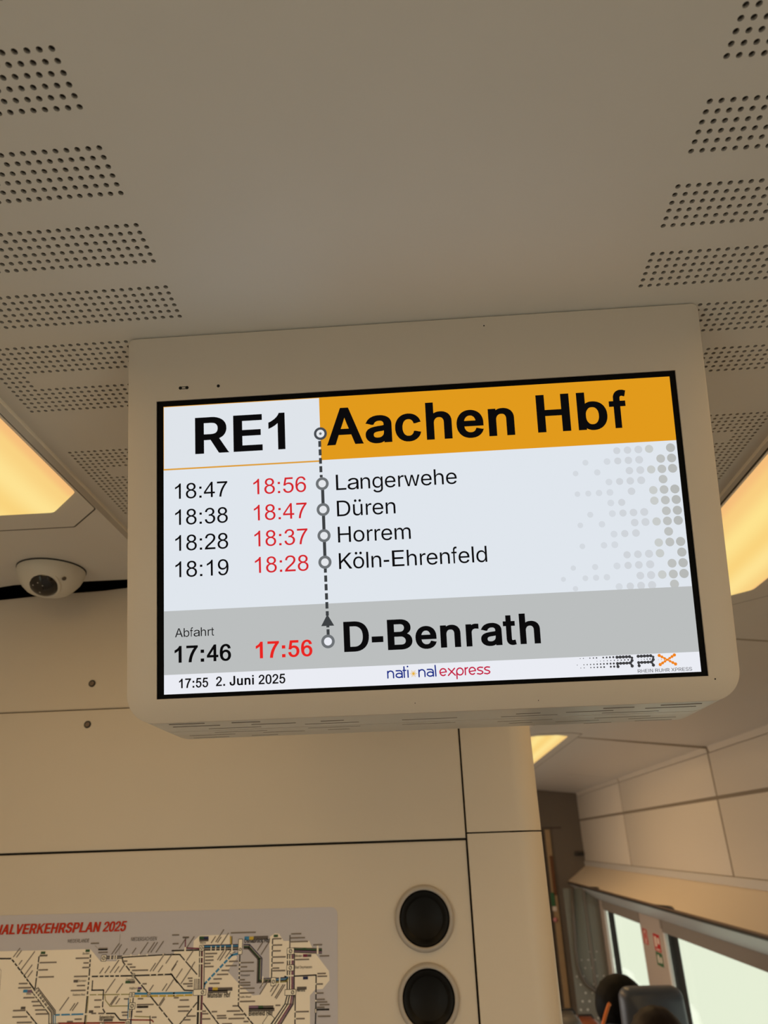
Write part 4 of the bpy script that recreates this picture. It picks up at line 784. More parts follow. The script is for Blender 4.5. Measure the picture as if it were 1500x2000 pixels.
# left side wall and the wall behind the camera
def side_wall_with_opening(name, x0, x1, y0, y1, z0, z1, oy0, oy1, oz0, oz1, m):
    bm = bmesh.new()
    bbox(bm, x0, x1, y0, oy0, z0, z1)
    bbox(bm, x0, x1, oy1, y1, z0, z1)
    bbox(bm, x0, x1, oy0, oy1, z0, oz0)
    bbox(bm, x0, x1, oy0, oy1, oz1, z1)
    return struct(bm_obj(name, bm, m))


side_wall_with_opening('wall_left', -1.34, -1.30, Y0, Y1, FLOOR, .40, -1.75, -.45, -1.2, .15, M['wall'])
struct(box('window_1', -1.325, -1.318, -1.75, -.45, -1.2, .15, M['glass']))
struct(box('wall_back', -1.34, 1.34, Y0 - .03, Y0, FLOOR, .52, M['wall']))

# right side wall: upper saloon panels with joints
side_wall_with_opening('wall_right', 1.31, 1.35, Y0, 2.2, FLOOR, .375, -1.75, -.45, -1.2, .15, M['wall'])
struct(box('window_2', 1.325, 1.332, -1.75, -.45, -1.2, .15, M['glass']))
struct(box('wall_right', 1.3022, 1.35, .05, Y1, -.43, .340, M['joint']))
struct(box('wall_right', 1.3080, 1.35, .05, Y1, .340, .375, M['joint']))
for a, b in zip([.05, 1.809, 3.568, 5.327], [1.809, 3.568, 5.327, Y1 + .03]):
    for z0, z1 in ((-.1655, .1440), (.1600, .3435)):
        struct(box('wall_right', 1.30, 1.304, a + .009, b - .009, z0, z1, M['saloon'], bev=.0006))
    struct(prism_y('trim_3', [(1.312, .346), (1.303, .3475), (1.297, .3735), (1.312, .374)], a + .014, b - .014, M['saloon']))
# ledge below the panels, its lip, rail and grey underside
struct(box('trim_4', 1.290, 1.312, .05, Y1, -.2045, -.1685, M['side'], bev=.002))
struct(prism_y('trim_5', [(1.300, -.2035), (1.138, -.3165), (1.137, -.3185), (1.150, -.330), (1.300, -.330)], .05, Y1, M['ledge']))
struct(prism_y('trim_6', [(1.1345, -.3165), (1.1325, -.3190), (1.1325, -.3250), (1.150, -.3255), (1.150, -.3195)], .05, Y1, M['rail']))
struct(prism_y('trim_7', [(1.1335, -.3252), (1.1320, -.3330), (1.1380, -.3385), (1.150, -.3385), (1.150, -.3252)], .05, Y1, M['darkrail']))
struct(prism_y('trim_8', [(1.1390, -.3386), (1.250, -.4200), (1.312, -.4200), (1.312, -.3310), (1.151, -.3310), (1.151, -.3386)], .05, Y1, M['fascia']))

# window wall with two windows in sight
XI, XG = 1.27, 1.32
wins = [(2.30, 4.705), (5.226, 6.235)]
ZT, ZB = -.466, -1.10
def win_wall():
    bm = bmesh.new()
    ys = [.05] + [y for w in wins for y in w] + [Y1]
    for a, b in zip(ys[0::2], ys[1::2]):
        a0 = a
        bbox(bm, XI, XI + .012, a, b, FLOOR, -.4205)
        bbox(bm, XI + .001, 1.345, a, b, -.486, -.4205)
        if b - a > .45:
            bbox(bm, XI + .002, 1.345, a + .30 if a > 1 else a, b, FLOOR, -.487)
    for a, b in wins:
        bbox(bm, XI, 1.345, a, b, FLOOR, ZB)
    o = struct(bm_obj('wall_right', bm, M['brownwall']))
    for i, (a, b) in enumerate(wins):
        r = box('window_%d' % (i + 3), XG, XG + .006, a + .04, b + .28, ZB - .02, -.488, M['glass'])
        struct(r)
        f = bmesh.new()                       # broad black bar in front of the pane at either end
        for y0, y1 in ((b - .075, b + .115), (a - .005, a + .045)):
            bbox(f, XG - .005, XG - .001, y0, y1, ZB, -.488)
        bm_obj('gasket', f, M['blackrub'], r)
        f = bmesh.new()                       # slim silver edge of the opening
        bbox(f, XI - .004, XI + .010, b - .004, b + .016, ZB, -.470, .002)
        bm_obj('frame_edge', f, M['whiteframe'], r)
        f = bmesh.new()
        bbox(f, XI - .006, XG + .008, a - .01, b + .02, -.4875, -.4204, .003)
        bm_obj('blind_case', f, M['cassette'], r)
        f = bmesh.new()
        bbox(f, XI - .012, XI + .004, b - .006, b + .028, -.470, -.4215, .004)
        bm_obj('blind_end_cap', f, M['cassette'], r)


win_wall()
# end of the saloon: dark brown bulkhead with a door
struct(box('wall_far', -1.34, .985, Y1, Y1 + .05, .10, .50, M['farwall']))
struct(box('wall_far', 1.052, 1.34, Y1, Y1 + .05, FLOOR, .50, M['farwall']))
struct(box('wall_far', .985, 1.052, Y1 + .004, Y1 + .05, FLOOR, .50, M['farwall']))
struct(box('wall_far', -1.34, .985, Y1 + .03, Y1 + .05, FLOOR, .10, M['farwall']))
struct(box('trim_9', -1.3, 1.13, Y1 - .004, Y1, .090, .105, M['gap']))
d = struct(box('door_1', .20, .955, Y1 + .005, Y1 + .028, FLOOR, .07, mat('blue_grey_door', (0.05, 0.06, 0.085), .35)))
struct(box('trim_10', .985, 1.028, Y1 - .012, Y1 + .003, -1.30, .085, M['wood']))

# ------------------------------------------------------------------ the information display
C0 = Vector((0.0037, 0.6013, 0.2576))
T = -0.29287
UX = Vector((1, 0, 0))
UZ = Vector((0, math.sin(T), math.cos(T)))
UN = UX.cross(UZ)                      # towards the viewer
MD = Matrix((UX, UZ, UN)).transposed().to_4x4()
MD.translation = C0
YM = 0.7000


def dp(a, b, h=0.0):
    return C0 + UX * a + UZ * b + UN * h


disp = empty('information_display', (C0.x, YM, H), 'cream double-sided ceiling display whose lit screen shows RE1 Aachen Hbf', 'display')
outline = round_poly([(-.2722, -.1597), (.2722, -.1597), (.2722, .2036), (-.2722, .2036)], [.0265, .0265, .006, .006], 12)
inner = round_poly([(-.2697, -.1572), (.2697, -.1572), (.2697, .2026), (-.2697, .2026)], [.024, .024, .004, .004], 12)
BZ = [(-.2440, -.1379), (.2444, -.1379), (.2444, .1395), (-.2440, .1395)]


def front_shell():
    bm = bmesh.new()
    n = len(outline)
    i0 = [bm.verts.new(dp(a, b, .0010)) for a, b in inner]
    i1 = [bm.verts.new(dp(a + (oa - a) * .7, b + (ob - b) * .7, .0003)) for (a, b), (oa, ob) in zip(inner, outline)]
    i2 = [bm.verts.new(dp(a, b, -.0030)) for a, b in outline]
    back = [bm.verts.new((C0.x + a, YM - .0012, dp(a, b, -.0018).z)) for a, b in outline]
    hz = [bm.verts.new(dp(a, b, .0010)) for a, b in BZ]
    hb = [bm.verts.new(dp(a, b, -.0012)) for a, b in BZ]
    for A, B in ((i0, i1), (i1, i2), (i2, back)):
        for k in range(n):
            bm.faces.new((A[k], B[k], B[(k + 1) % n], A[(k + 1) % n]))
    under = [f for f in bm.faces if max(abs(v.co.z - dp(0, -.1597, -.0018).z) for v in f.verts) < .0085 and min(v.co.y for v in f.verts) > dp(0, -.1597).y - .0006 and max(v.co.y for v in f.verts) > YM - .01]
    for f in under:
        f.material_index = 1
    for k in range(4):
        bm.faces.new((hz[k], hb[k], hb[(k + 1) % 4], hz[(k + 1) % 4]))
    es = []
    for L in (i0, hz):
        for k in range(len(L)):
            e = bm.edges.get((L[k], L[(k + 1) % len(L)])) or bm.edges.new((L[k], L[(k + 1) % len(L)]))
            es.append(e)
    bmesh.ops.triangle_fill(bm, edges=es, use_beauty=True)
    bm.faces.new(back)
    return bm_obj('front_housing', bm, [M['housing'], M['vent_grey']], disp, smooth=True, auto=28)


hs = front_shell()


def rear_shell():
    bm = bmesh.new()
    n = len(outline)
    fl = lambda p: Vector((p.x, 2 * YM - p.y, p.z))
    i0 = [bm.verts.new(fl(dp(a, b, .0010))) for a, b in inner]
    i2 = [bm.verts.new(fl(dp(a, b, -.0018))) for a, b in outline]
    back = [bm.verts.new((C0.x + a, YM + .0012, dp(a, b, -.0018).z)) for a, b in outline]
    for A, B in ((i0, i2), (i2, back)):
        for k in range(n):
            bm.faces.new((A[k], B[k], B[(k + 1) % n], A[(k + 1) % n]))
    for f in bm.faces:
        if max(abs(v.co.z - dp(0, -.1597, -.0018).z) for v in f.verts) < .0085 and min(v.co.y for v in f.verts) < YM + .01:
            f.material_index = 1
    bm.faces.new(i0)
    bm.faces.new(back)
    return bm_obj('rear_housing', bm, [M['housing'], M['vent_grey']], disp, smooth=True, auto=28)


rear_shell()
# core between the two halves, seen as a thin joint on the underside
core = [(C0.x + a * .992, b) for a, b in [(a, dp(a, b).z) for a, b in round_poly([(-.2722, -.1587), (.2722, -.1587), (.2722, .2028), (-.2722, .2028)], [.026, .026, .006, .006], 10)]]
bm = bmesh.new()
va = [bm.verts.new((x, YM - .0011, z)) for x, z in core]
vb = [bm.verts.new((x, YM + .0011, z)) for x, z in core]
for k in range(len(core)):
    bm.faces.new((va[k], vb[k], vb[(k + 1) % len(core)], va[(k + 1) % len(core)]))
bm_obj('housing_joint', bm, M['joint'], disp)

box('ceiling_mount', C0.x - .240, C0.x + .240, YM - .10, YM + .10, H - .012, H + .0005, M['gap'], disp)  # neck coloured dark to stand in for the contact shadow above the housing
# ventilation slots on the underside
SLOTS = [(-0.2321, -0.1996, 0.6558), (-0.2332, -0.1893, 0.6703), (-0.1758, -0.1497, 0.6601), (-0.1609, -0.1196, 0.6743), (-0.2048, -0.1549, 0.6884), (-0.2057, -0.1542, 0.7119), (-0.2353, -0.1893, 0.7271), (-0.2361, -0.1997, 0.7431), (-0.1607, -0.1193, 0.7245), (-0.1762, -0.1495, 0.7418), (-0.0959, -0.0746, 0.6708), (-0.1125, -0.062, 0.6842), (-0.1133, -0.0627, 0.7081), (-0.0962, -0.0749, 0.7237), (-0.0216, 0.0294, 0.6822), (-0.0226, 0.0286, 0.7097), (0.0828, 0.1048, 0.6747), (0.0701, 0.1222, 0.6877), (0.0692, 0.1217, 0.7152), (0.0815, 0.1041, 0.7294), (0.1284, 0.171, 0.6774), (0.1593, 0.1866, 0.6642), (0.1635, 0.2153, 0.6901), (0.1626, 0.2156, 0.719), (0.1274, 0.1697, 0.7327), (0.1583, 0.1856, 0.7504), (0.198, 0.2436, 0.7318), (0.2081, 0.2444, 0.7474), (0.1985, 0.2435, 0.673), (0.2088, 0.2444, 0.6598)]
zb = dp(0, -.1597, -.0018).z
for xa_, xb_, y_ in SLOTS:
    box('vent_slot', xa_, xb_, y_ - .0007, y_ + .0007, zb - .00012, zb + .002, M['housing_dark'], hs)
# sensor openings above the screen
for nm, pts, r in (('sensor_slot', [(-.2206, .1513), (-.2142, .1513)], .0016), ('sensor_hole', [(-.1839, .1511)], .0015)):
    bm = bmesh.new()
    for a, b in pts:
        lathe(bm, [(0, .0001), (r, .0001), (r, -.002)], Matrix.Translation(dp(a, b, .00105)) @ MD.to_3x3().to_4x4(), 16)
    if len(pts) > 1:
        for k in (-1, 1):
            tube(bm, [dp(-.2206, .1513 + k * .0010, .0011), dp(-.2142, .1513 + k * .0010, .0011)], .0003, 6)
    bm_obj(nm, bm, M['black'], hs)
for a, b, r in ((.0714, .1943, .0007), (.2495, -.1406, .0007), (-.012, -.1505, .0004), (.096, -.1525, .0004)):
    bm = bmesh.new()
    lathe(bm, [(0, .0001), (r, .0001), (r, -.001)], Matrix.Translation(dp(a, b, .00105)) @ MD.to_3x3().to_4x4(), 10)
    bm_obj('pin_hole', bm, M['black'], hs)

bz = mesh_obj('bezel', [dp(a, b, -.0006) for a, b in BZ], [(0, 1, 2, 3)], M['bezel'], disp)

E_ = {k: emit('screen_' + k, S(*v)) for k, v in dict(
    white=(224, 230, 237), header=(223, 228, 234), foot=(234, 236, 243), grey=(187, 190, 190), orange=(225, 154, 28),
    line_orange=(222, 160, 60), text=(12, 11, 12), red=(214, 38, 44), boldred=(233, 38, 34), dark=(62, 65, 67), ring=(110, 114, 117), ring0=(72, 76, 82),
    ringin=(228, 231, 235), dot5=(183, 185, 183), dot4=(190, 192, 190), dot3=(201, 204, 202), dot2=(208, 212, 217), dot1=(212, 217, 223),
    navy=(22, 42, 132), crimson=(196, 30, 66), sun=(232, 180, 60), logo=(62, 62, 64), logo_orange=(240, 134, 30)).items()}
# lit panel
p = Draw()
p.rect(-237.4, -134.0, 238.7, 134.0, E_['white'], 0.0)
screen = p.build('screen', disp, MD)
screen['label'] = 'lit white and grey screen panel'


def layer(name, label):
    d_ = Draw()
    d_.name, d_.label = name, label
    return d_


def put(d_):
    o = d_.build(d_.name, screen, MD)
    o['label'] = d_.label
    return o


d = layer('line_field', 'white field reading RE1')
d.rect(-237.4, 73.0, -88.0, 134.0, E_['header'], .10)
d.rect(-237.4, 133.4, -88.0, 134.0, E_['line_orange'], .14)
d.rect(-237.4, 73.0, -237.0, 134.0, E_['line_orange'], .14)
d.rect(-237.4, 71.9, -88.0, 73.4, E_['line_orange'], .14)
d.text('RE1', GB, -207.0, -121.2, 86.0, 35.2, E_['text'], .24)
put(d)
d = layer('destination_banner', 'orange banner reading Aachen Hbf')
d.rect(-88.0, 73.4, 238.7, 134.0, E_['orange'], .12)
d.text('Aachen', GB, -82.1, 93.3, 87.0, 35.6, E_['text'], .24)
d.text('Hbf', GB, 114.4, 197.2, 87.8, 35.7, E_['text'], .24)
put(d)
d = layer('dot_pattern', 'pale grey halftone dots on the right')
DOTS = {66.7: [184.3, 194, 203.8, 213.5, 232.8], 57.1: [155, 174.6, 184.3, 193.9, 203.6, 223, 232.8], 47.5: [145.3, 164.9, 193.9, 203.7, 213.5, 223.1, 232.7],
        38.0: [174.6, 184.2, 193.8, 203.6, 223.2], 28.4: [145.3, 155.1, 164.8, 174.6, 194, 213.5, 223.1, 232.8], 18.7: [174.5, 184.3, 213.5, 223.3, 233],
        8.9: [155.2, 175, 184.5, 193.9, 203.5, 223.2, 233], -.3: [145.5, 164.9, 194.1, 203.7, 213.6, 223.2, 232.8], -9.8: [174.8, 184.4, 194.3, 223.3],
        -19.4: [145.7, 165, 174.6, 213.6, 223.4, 232.9], -29.0: [184.6, 194.2, 204, 213.7, 233], -38.5: [136, 155.4, 174.8, 184.6, 194.1, 204.1, 223.4, 233.1],
        -48.1: [126.4, 145.9, 155.4, 165, 194.5, 204, 213.8, 223.5, 232.9], -57.0: [136.4, 175, 184.8, 194.3, 204, 223.6]}
for y, xs in DOTS.items():
    for x in xs:
        r = 2.2 + (x - 126) / 107 * 1.9
        k = 'dot5' if x > 228 else 'dot4' if x > 218 else 'dot3' if x > 208 else 'dot2' if x > 180 else 'dot1'
        d.disc(x, y, r, E_[k], .10, 24)
put(d)
for tm, dl_, stop, b, sx1 in (('18:47', '18:56', 'Langerwehe', 44.2, 36.9), ('18:38', '18:47', 'Düren', 19.6, -20.9), ('18:28', '18:37', 'Horrem', -4.6, -8.1), ('18:19', '18:28', 'Köln-Ehrenfeld', -29.0, 59.8)):
    for nm, lb, s_, x0, x1, bb, c in (('planned_time', 'black time ' + tm, tm, -226.6, -176.9, b - .1, 'text'), ('expected_time', 'red time ' + dl_, dl_, -152.4, -102.9, b + .2, 'red'), ('stop_name', 'stop name ' + stop, stop, -74.9, sx1, b, 'text')):
        d = layer(nm, lb)
        d.text(s_, GR, x0, x1, bb, 14.6, E_[c], .12)
        put(d)
d = layer('departure_row', 'grey band: Abfahrt 17:46, red 17:56, D-Benrath')
d.rect(-237.4, -116.8, 238.7, -59.6, E_['grey'], .14)
d.text('Abfahrt', GR, -227.1, -191.1, -83.5, 7.9, E_['text'], .24)
d.text('17:46', GB, -227.6, -175.8, -106.4, 14.9, E_['text'], .24)
d.text('17:56', GB, -153.2, -101.8, -105.7, 14.7, E_['boldred'], .24)
d.text('D-Benrath', GB, -73.1, 102.2, -103.5, 26.8, E_['text'], .24)
put(d)
d = layer('route_line', 'dark route line with stop rings')
lx = lambda y: -87.55 - .0098 * (y + 30)
for a, b in ((91.8, 86.1), (83.8, 78.0), (75.5, 70.0), (67.7, 61.9), (59.4, 57.1), (-27.9, -31.6), (-34.1, -39.9), (-41.9, -47.7), (-50.2, -56.0), (-58.2, -64.1), (-66.4, -70.5), (-79.0, -81.0), (-82.6, -87.6)):
    d.rect(lx(a) - 1.35, b, lx(a) + 1.35, a, E_['dark'], .34)
d.rect(-89.0, -22, -86.1, 51, E_['dark'], .34)
d.poly([(-87.2, -69.2), (-93.1, -79.6), (-81.3, -79.6)], E_['dark'], .36)
for y in (51.0, 26.7, 2.4, -22.0):
    d.disc(-87.7, y, 6.05, E_['ring'], .38, 36)
    d.disc(-87.7, y, 3.5, E_['ringin'], .44, 30)
d.disc(-87.4, -93.4, 6.1, E_['ring'], .38, 36)
d.disc(-87.4, -93.4, 3.6, E_['foot'], .44, 30)
d.disc(-87.8, 98.8, 6.1, E_['ring0'], .38, 36)
d.disc(-87.8, 98.8, 3.8, E_['ringin'], .44, 30)
d.disc(-87.8, 98.8, 1.25, E_['ring'], .50, 20)
put(d)
d = layer('footer_bar', 'white foot bar with clock, date and two logos')
d.rect(-237.4, -134.0, 238.7, -116.8, E_['foot'], .12)
d.text('17:55', GB, -223.6, -197.0, -129.0, 8.4, E_['text'], .24)
d.text('2. Juni 2025', GB, -190.0, -127.0, -128.5, 8.4, E_['text'], .24)
fb = put(d)


def express_logo():
    d = layer('operator_logo', 'blue and red lettering with a small sun')
    W = 1.15
    h = .26
    X = lambda c: -35.5 + (c - 105) * .0726
    B, TOP, XH, LT = -127.9, -121.9, 6.0, -118.7
    def arc(cx, cy, rx_, ry_, a0, a1, n=14):
        return [(cx + rx_ * math.cos(math.radians(a0 + (a1 - a0) * k / n)), cy + ry_ * math.sin(math.radians(a0 + (a1 - a0) * k / n))) for k in range(n + 1)]
    def n_(x0, x1, c):
        r = (x1 - x0) / 2
        d.stroke([(x0, B), (x0, TOP - .2)], W, c, h)
        d.stroke([(x0, TOP - r)] + arc((x0 + x1) / 2, TOP - r, r, r, 180, 0) + [(x1, B)], W, c, h)
    def a_(x0, x1, c):
        d.stroke(arc((x0 + x1) / 2 + .2, B + 1.9, (x1 - x0) / 2 - .2, 1.8, 0, 360, 24), W, c, h)
        d.stroke([(x0 + .6, TOP)] + arc(x1 - 2.2, TOP - 2.2, 2.2, 2.2, 90, 0) + [(x1, B)], W, c, h)
    def e_(x0, x1, c):
        cx, cy, r1, r2 = (x0 + x1) / 2, (B + TOP) / 2 + .1, (x1 - x0) / 2, (TOP - B) / 2
        d.stroke(arc(cx, cy, r1, r2, -50, -360, 26), W, c, h)
        d.stroke([(x0 + .1, cy - .5), (x1, cy + .15)], W * .9, c, h)
    nv, cr_ = E_['navy'], E_['crimson']
    n_(X(112), X(182), nv)
    a_(X(208), X(288), nv)
    d.stroke([(X(314), B), (X(314), LT)], W, nv, h)
    d.stroke([(X(300), TOP), (X(336), TOP)], W * .9, nv, h)
    d.stroke([(X(360), B), (X(360), TOP)], W, nv, h)
    d.disc(X(358), LT + .1, .75, nv, h)
    sx, sy = X(427), -125.0
    d.disc(sx, sy, 1.0, E_['sun'], h)
    for k in range(12):
        a = 2 * PI * k / 12
        r = 3.2 if k % 2 == 0 else 2.4
        d.stroke([(sx, sy), (sx + r * math.cos(a), sy + r * math.sin(a))], .38, E_['sun'], h)
    n_(X(495), X(567), nv)
    a_(X(590), X(670), nv)
    d.stroke([(X(700), B), (X(696), LT)], W, nv, h)
    e_(X(752), X(828), cr_)
    d.stroke([(X(852), B), (X(932), TOP)], W, cr_, h)
    d.stroke([(X(856), TOP), (X(936), B)], W, cr_, h)
    d.stroke(arc((X(956) + X(1034)) / 2, (B + TOP) / 2, (X(1034) - X(956)) / 2, 3.0, 0, 360, 24), W, cr_, h)
    d.stroke([(X(956), -131.0), (X(956), -125)], W, cr_, h)
    d.stroke([(X(1060), B), (X(1060), TOP)], W, cr_, h)
    d.stroke([(X(1060), TOP - 1.8), (X(1070), TOP - .5), (X(1090), TOP)], W, cr_, h)
    e_(X(1108), X(1184), cr_)
    for a, b in ((1206, 1276), (1292, 1360)):
        x0, x1 = X(a), X(b)
        q = [(x1 - .2, TOP - .3), ((x0 + x1) / 2, TOP), (x0 + .7, TOP - .6), (x0 + .3, TOP - 1.6), (x0 + 1.1, TOP - 2.5), (x1 - 1.0, TOP - 3.4), (x1 - .2, TOP - 4.3), (x1 - .6, TOP - 5.3), ((x0 + x1) / 2, B), (x0, B + .5)]
        d.stroke(q, W, cr_, h)
    put(d)


express_logo()
d = layer('line_logo', 'dotted charcoal and orange logo above small lettering')
h = .26
lg, lo = E_['logo'], E_['logo_orange']
for i, (x, n) in enumerate([(135.3, 9)]):
    for xx in (135.3, 138.1, 143.8, 146.8, 149.6, 155.4, 158.4, 161.2, 164.2):
        d.disc(xx, -118.3, .35 + (xx - 135) / 29 * .55, lg, h, 12)
    for k in range(10):
        d.disc(149.7 + k * 3.02, -121.15, .28 + k * .045, lg, h, 10)
    for xx in (132.3, 138.1, 141, 143.9, 146.8, 149.7, 152.6, 155.5, 158.4, 161.3, 164.1):
        d.disc(xx, -123.75, .35 + (xx - 132) / 32 * .55, lg, h, 12)
    for xx in (135.2, 138.1, 143.9, 146.8, 149.7, 152.7, 155.5, 161.3, 164.2):
        d.disc(xx, -126.45, .35 + (xx - 135) / 29 * .6, lg, h, 12)
    for k in range(5):
        d.disc(185.8 + k * 2.5, -121.25, .22 + k * .1, lg, h, 10)
for ox in (0, 18.35):
    for k in range(5):
        d.disc(167.4 + k * 2.73 + ox, -118.5, 1.38, lg, h, 14)
        d.disc(167.3 + k * 2.73 + ox, -123.9, 1.30, lg, h, 14)
    d.stroke([(167.4 + ox, -118.5), (178.3 + ox, -118.5)], 1.5, lg, h)
    d.stroke([(167.4 + ox, -123.9), (178.3 + ox, -123.9)], 1.5, lg, h)
    for x, y, r in ((180.3, -119.6, 1.1), (180.15, -121.8, 1.35), (179.3, -123.2, 1.0), (167.5, -126.6, 1.35), (167.3, -125.2, .8), (179.8, -126.6, 1.4), (179.2, -125.2, .9)):
        d.disc(x + ox, y, r, lg, h, 14)
for (xa_, ya_), (xb_, yb_) in (((204.0, -118.6), (217.3, -126.5)), ((217.1, -118.7), (204.1, -126.4))):
    for k in range(7):
        t = k / 6
        d.disc(xa_ + (xb_ - xa_) * t, ya_ + (yb_ - ya_) * t, 1.4 - .45 * (1 - abs(2 * t - 1)), lo, h, 16)
    d.stroke([(xa_, ya_), (xb_, yb_)], 1.2, lo, h)
for k in range(4):
    d.disc(203.0 + k * 2.6, -122.2, .3 + .12 * k, lo, h, 10)
d.text('RHEIN RUHR XPRESS', GR, 184.2, 231.0, -132.7, 2.95, lg, h)
put(d)

# ------------------------------------------------------------------ ceiling lamps
def lamp(x0, x1, y0, y1, label):
    o = empty('ceiling_lamp', ((x0 + x1) / 2, y1, ZS), label, 'lamp', 'long warm ceiling lamps')
    sg = 1 if x0 > 0 else -1
    def outl(g, gi, ge, ch):
        a, b = (x0 - gi, x1 + g) if sg > 0 else (x0 - g, x1 + gi)
        s0, s1 = (y0 - ge, y1 + ge)
        return [(a + ch, s0), (b - ch, s0), (b, s0 + ch), (b, s1 - ch), (b - ch, s1), (a + ch, s1), (a, s1 - ch), (a, s0 + ch)]
    bm = bmesh.new()
    prism_z(bm, round_poly(outl(.0575, .0035, .058, .056), .008, 4), ZS - .0004, ZS + .002)
    bm_obj('shadow_gap', bm, M['darkrail'], o)
    bm = bmesh.new()
    prism_z(bm, round_poly(outl(.0525, .0030, .0525, .0545), .007, 4), ZS - .0016, ZS + .001)
    bm_obj('frame', bm, M['side'], o)
    bm = bmesh.new()
    loops = []
    for ins, z in ((0, ZS - .0014), (.0015, ZS - .0040), (.006, ZS - .0062), (.030, ZS - .0085)):
        pts = round_poly(outl(-ins, -ins, -ins, .054 - ins * .4), .014, 6)
        loops.append([bm.verts.new((x, y, z)) for x, y in pts])
    for A, B in zip(loops, loops[1:]):
        for k in range(len(A)):
            bm.faces.new((A[k], A[(k + 1) % len(A)], B[(k + 1) % len(A)], B[k]))
    bm.faces.new(loops[-1])
    bm_obj('diffuser', bm, M['lamp'], o, smooth=True, auto=30)
    area_light('lamp_light', ((x0 + x1) / 2, (y0 + y1) / 2, ZS - .0100), (0, 0, 0), x1 - x0 - .02, y1 - y0 - .03, LAMP_POWER * (x1 - x0) * (y1 - y0), WARM)
    return o


lamp(-.657, -.4475, -2.6, .8765, 'warm glowing ceiling lamp left of the display, above the dome camera')
lamp(.4530, .6590, -2.6, 1.4340, 'warm glowing ceiling lamp just right of the display')
lamp(.4530, .6590, 3.4600, 5.1500, 'far warm ceiling lamp seen below the display beside the corner post')

# ------------------------------------------------------------------ dome camera
cx, cy = -.6150, 1.0975
dc = empty('dome_camera', (cx, cy, ZS), 'small off-white dome camera with dark lens under the left lamp', 'camera')
down = axis_matrix((cx, cy, ZS - .0005), (0, 0, -1))
bm = bmesh.new()
lathe(bm, [(.0546, -.002), (.0546, .0016), (.0536, .0018)], down, 40)
bm_obj('base_gasket', bm, M['blackrub'], dc)
bm = bmesh.new()
lathe(bm, [(.0536, .0016), (.0536, .007), (.0525, .012), (.0480, .0225), (.0405, .0320), (.0330, .0390), (.0280, .0415), (.022, .0420), (0, .0422)], down, 40)
body = bm_obj('shell', bm, M['camera_white'], dc, smooth=True, auto=50)
ld = Vector((-.10, -.62, -.78)).normalized()
lc = Vector((cx + .004, cy - .0155, ZS - .0215))
lm = axis_matrix(lc, ld)
bm = bmesh.new()
lathe(bm, [(.0295, .000), (.0300, .0100), (.0285, .0145), (.0262, .0150), (.0250, .0140)], lm, 40)
bm_obj('lens_collar', bm, M['camera_white'], dc, smooth=True, auto=40)
bm = bmesh.new()
lathe(bm, [(.0252, .012)] + [(.0252 * math.cos(a), .012 + .017 * math.sin(a)) for a in [PI / 2 * k / 8 for k in range(1, 8)]] + [(0, .029)], lm, 36)
dome = bm_obj('dome_lens', bm, M['smoked'], dc, smooth=True)
bm = bmesh.new()
for a, b in ((.008, .004), (-.007, .006), (-.002, -.008), (.006, -.006)):
    lathe(bm, [(0, .0010), (.0014, .0006), (.0018, 0)], Matrix.Translation(lm @ Vector((a, b, .0272))) @ lm.to_3x3().to_4x4(), 10)
bm_obj('infrared_leds', bm, M['lens'], dome)
for a in (35, 205):
    px_, py_ = cx + .047 * math.cos(math.radians(a - 70)), cy + .047 * math.sin(math.radians(a - 70))
    bm = bmesh.new()
    lathe(bm, [(0, .0012), (.003, .001), (.0036, 0)], axis_matrix((px_, py_, ZS - .028), (px_ - cx, py_ - cy, -.045)), 14)
    bm_obj('shell_screw', bm, M['gap'], dc)

# ------------------------------------------------------------------ wall fittings
for (x, z), lb in (((-.5610, .2643), 'upper countersunk screw on the wall left of the display'), ((-.5589, .1968), 'lower countersunk screw just below the wall joint')):
    o = empty('screw', (x, YW, z), lb, 'screw', 'wall panel screws')
    ax = axis_matrix((x, YW, z), (0, -1, 0))
    bm = bmesh.new()
    lathe(bm, [(.0060, .0002), (.0059, .0010), (.0046, .0007), (0, .0003)], ax, 24)
    bm_obj('countersink', bm, M['darkrail'], o, smooth=True, auto=30)
    bm = bmesh.new()
    lathe(bm, [(.0036, .0003), (.0034, .0013), (.0014, .0014), (.0010, .0006), (0, .0006)], ax, 20)
    bm_obj('head', bm, M['rail'], o, smooth=True, auto=30)
for (x, z), lb in (((-.0166, -.0970), 'upper round black fitting with grey ring right of the map'), ((-.0160, -.1950), 'lower round black fitting with grey ring, cut by the photo edge')):
    o = empty('round_wall_fitting', (x, YW + .004, z), lb, 'wall fitting', 'round black wall fittings')
    ax = axis_matrix((x, YW + .004, z), (0, -1, 0))
    bm = bmesh.new()
    lathe(bm, [(.0432, 0), (.0432, .003), (.0415, .0065), (.0390, .0080), (.0372, .0075), (.0362, .0055), (.0362, 0)], ax, 56)
    bm_obj('ring', bm, M['greyring'], o, smooth=True, auto=50)
    bm = bmesh.new()
    lathe(bm, [(.0363, .0040), (.0340, .0062), (.0300, .0050), (.0270, .0022), (.0262, .0016), (0, .0014)], ax, 56)
    bm_obj('black_face', bm, M['black'], o, smooth=True, auto=50)

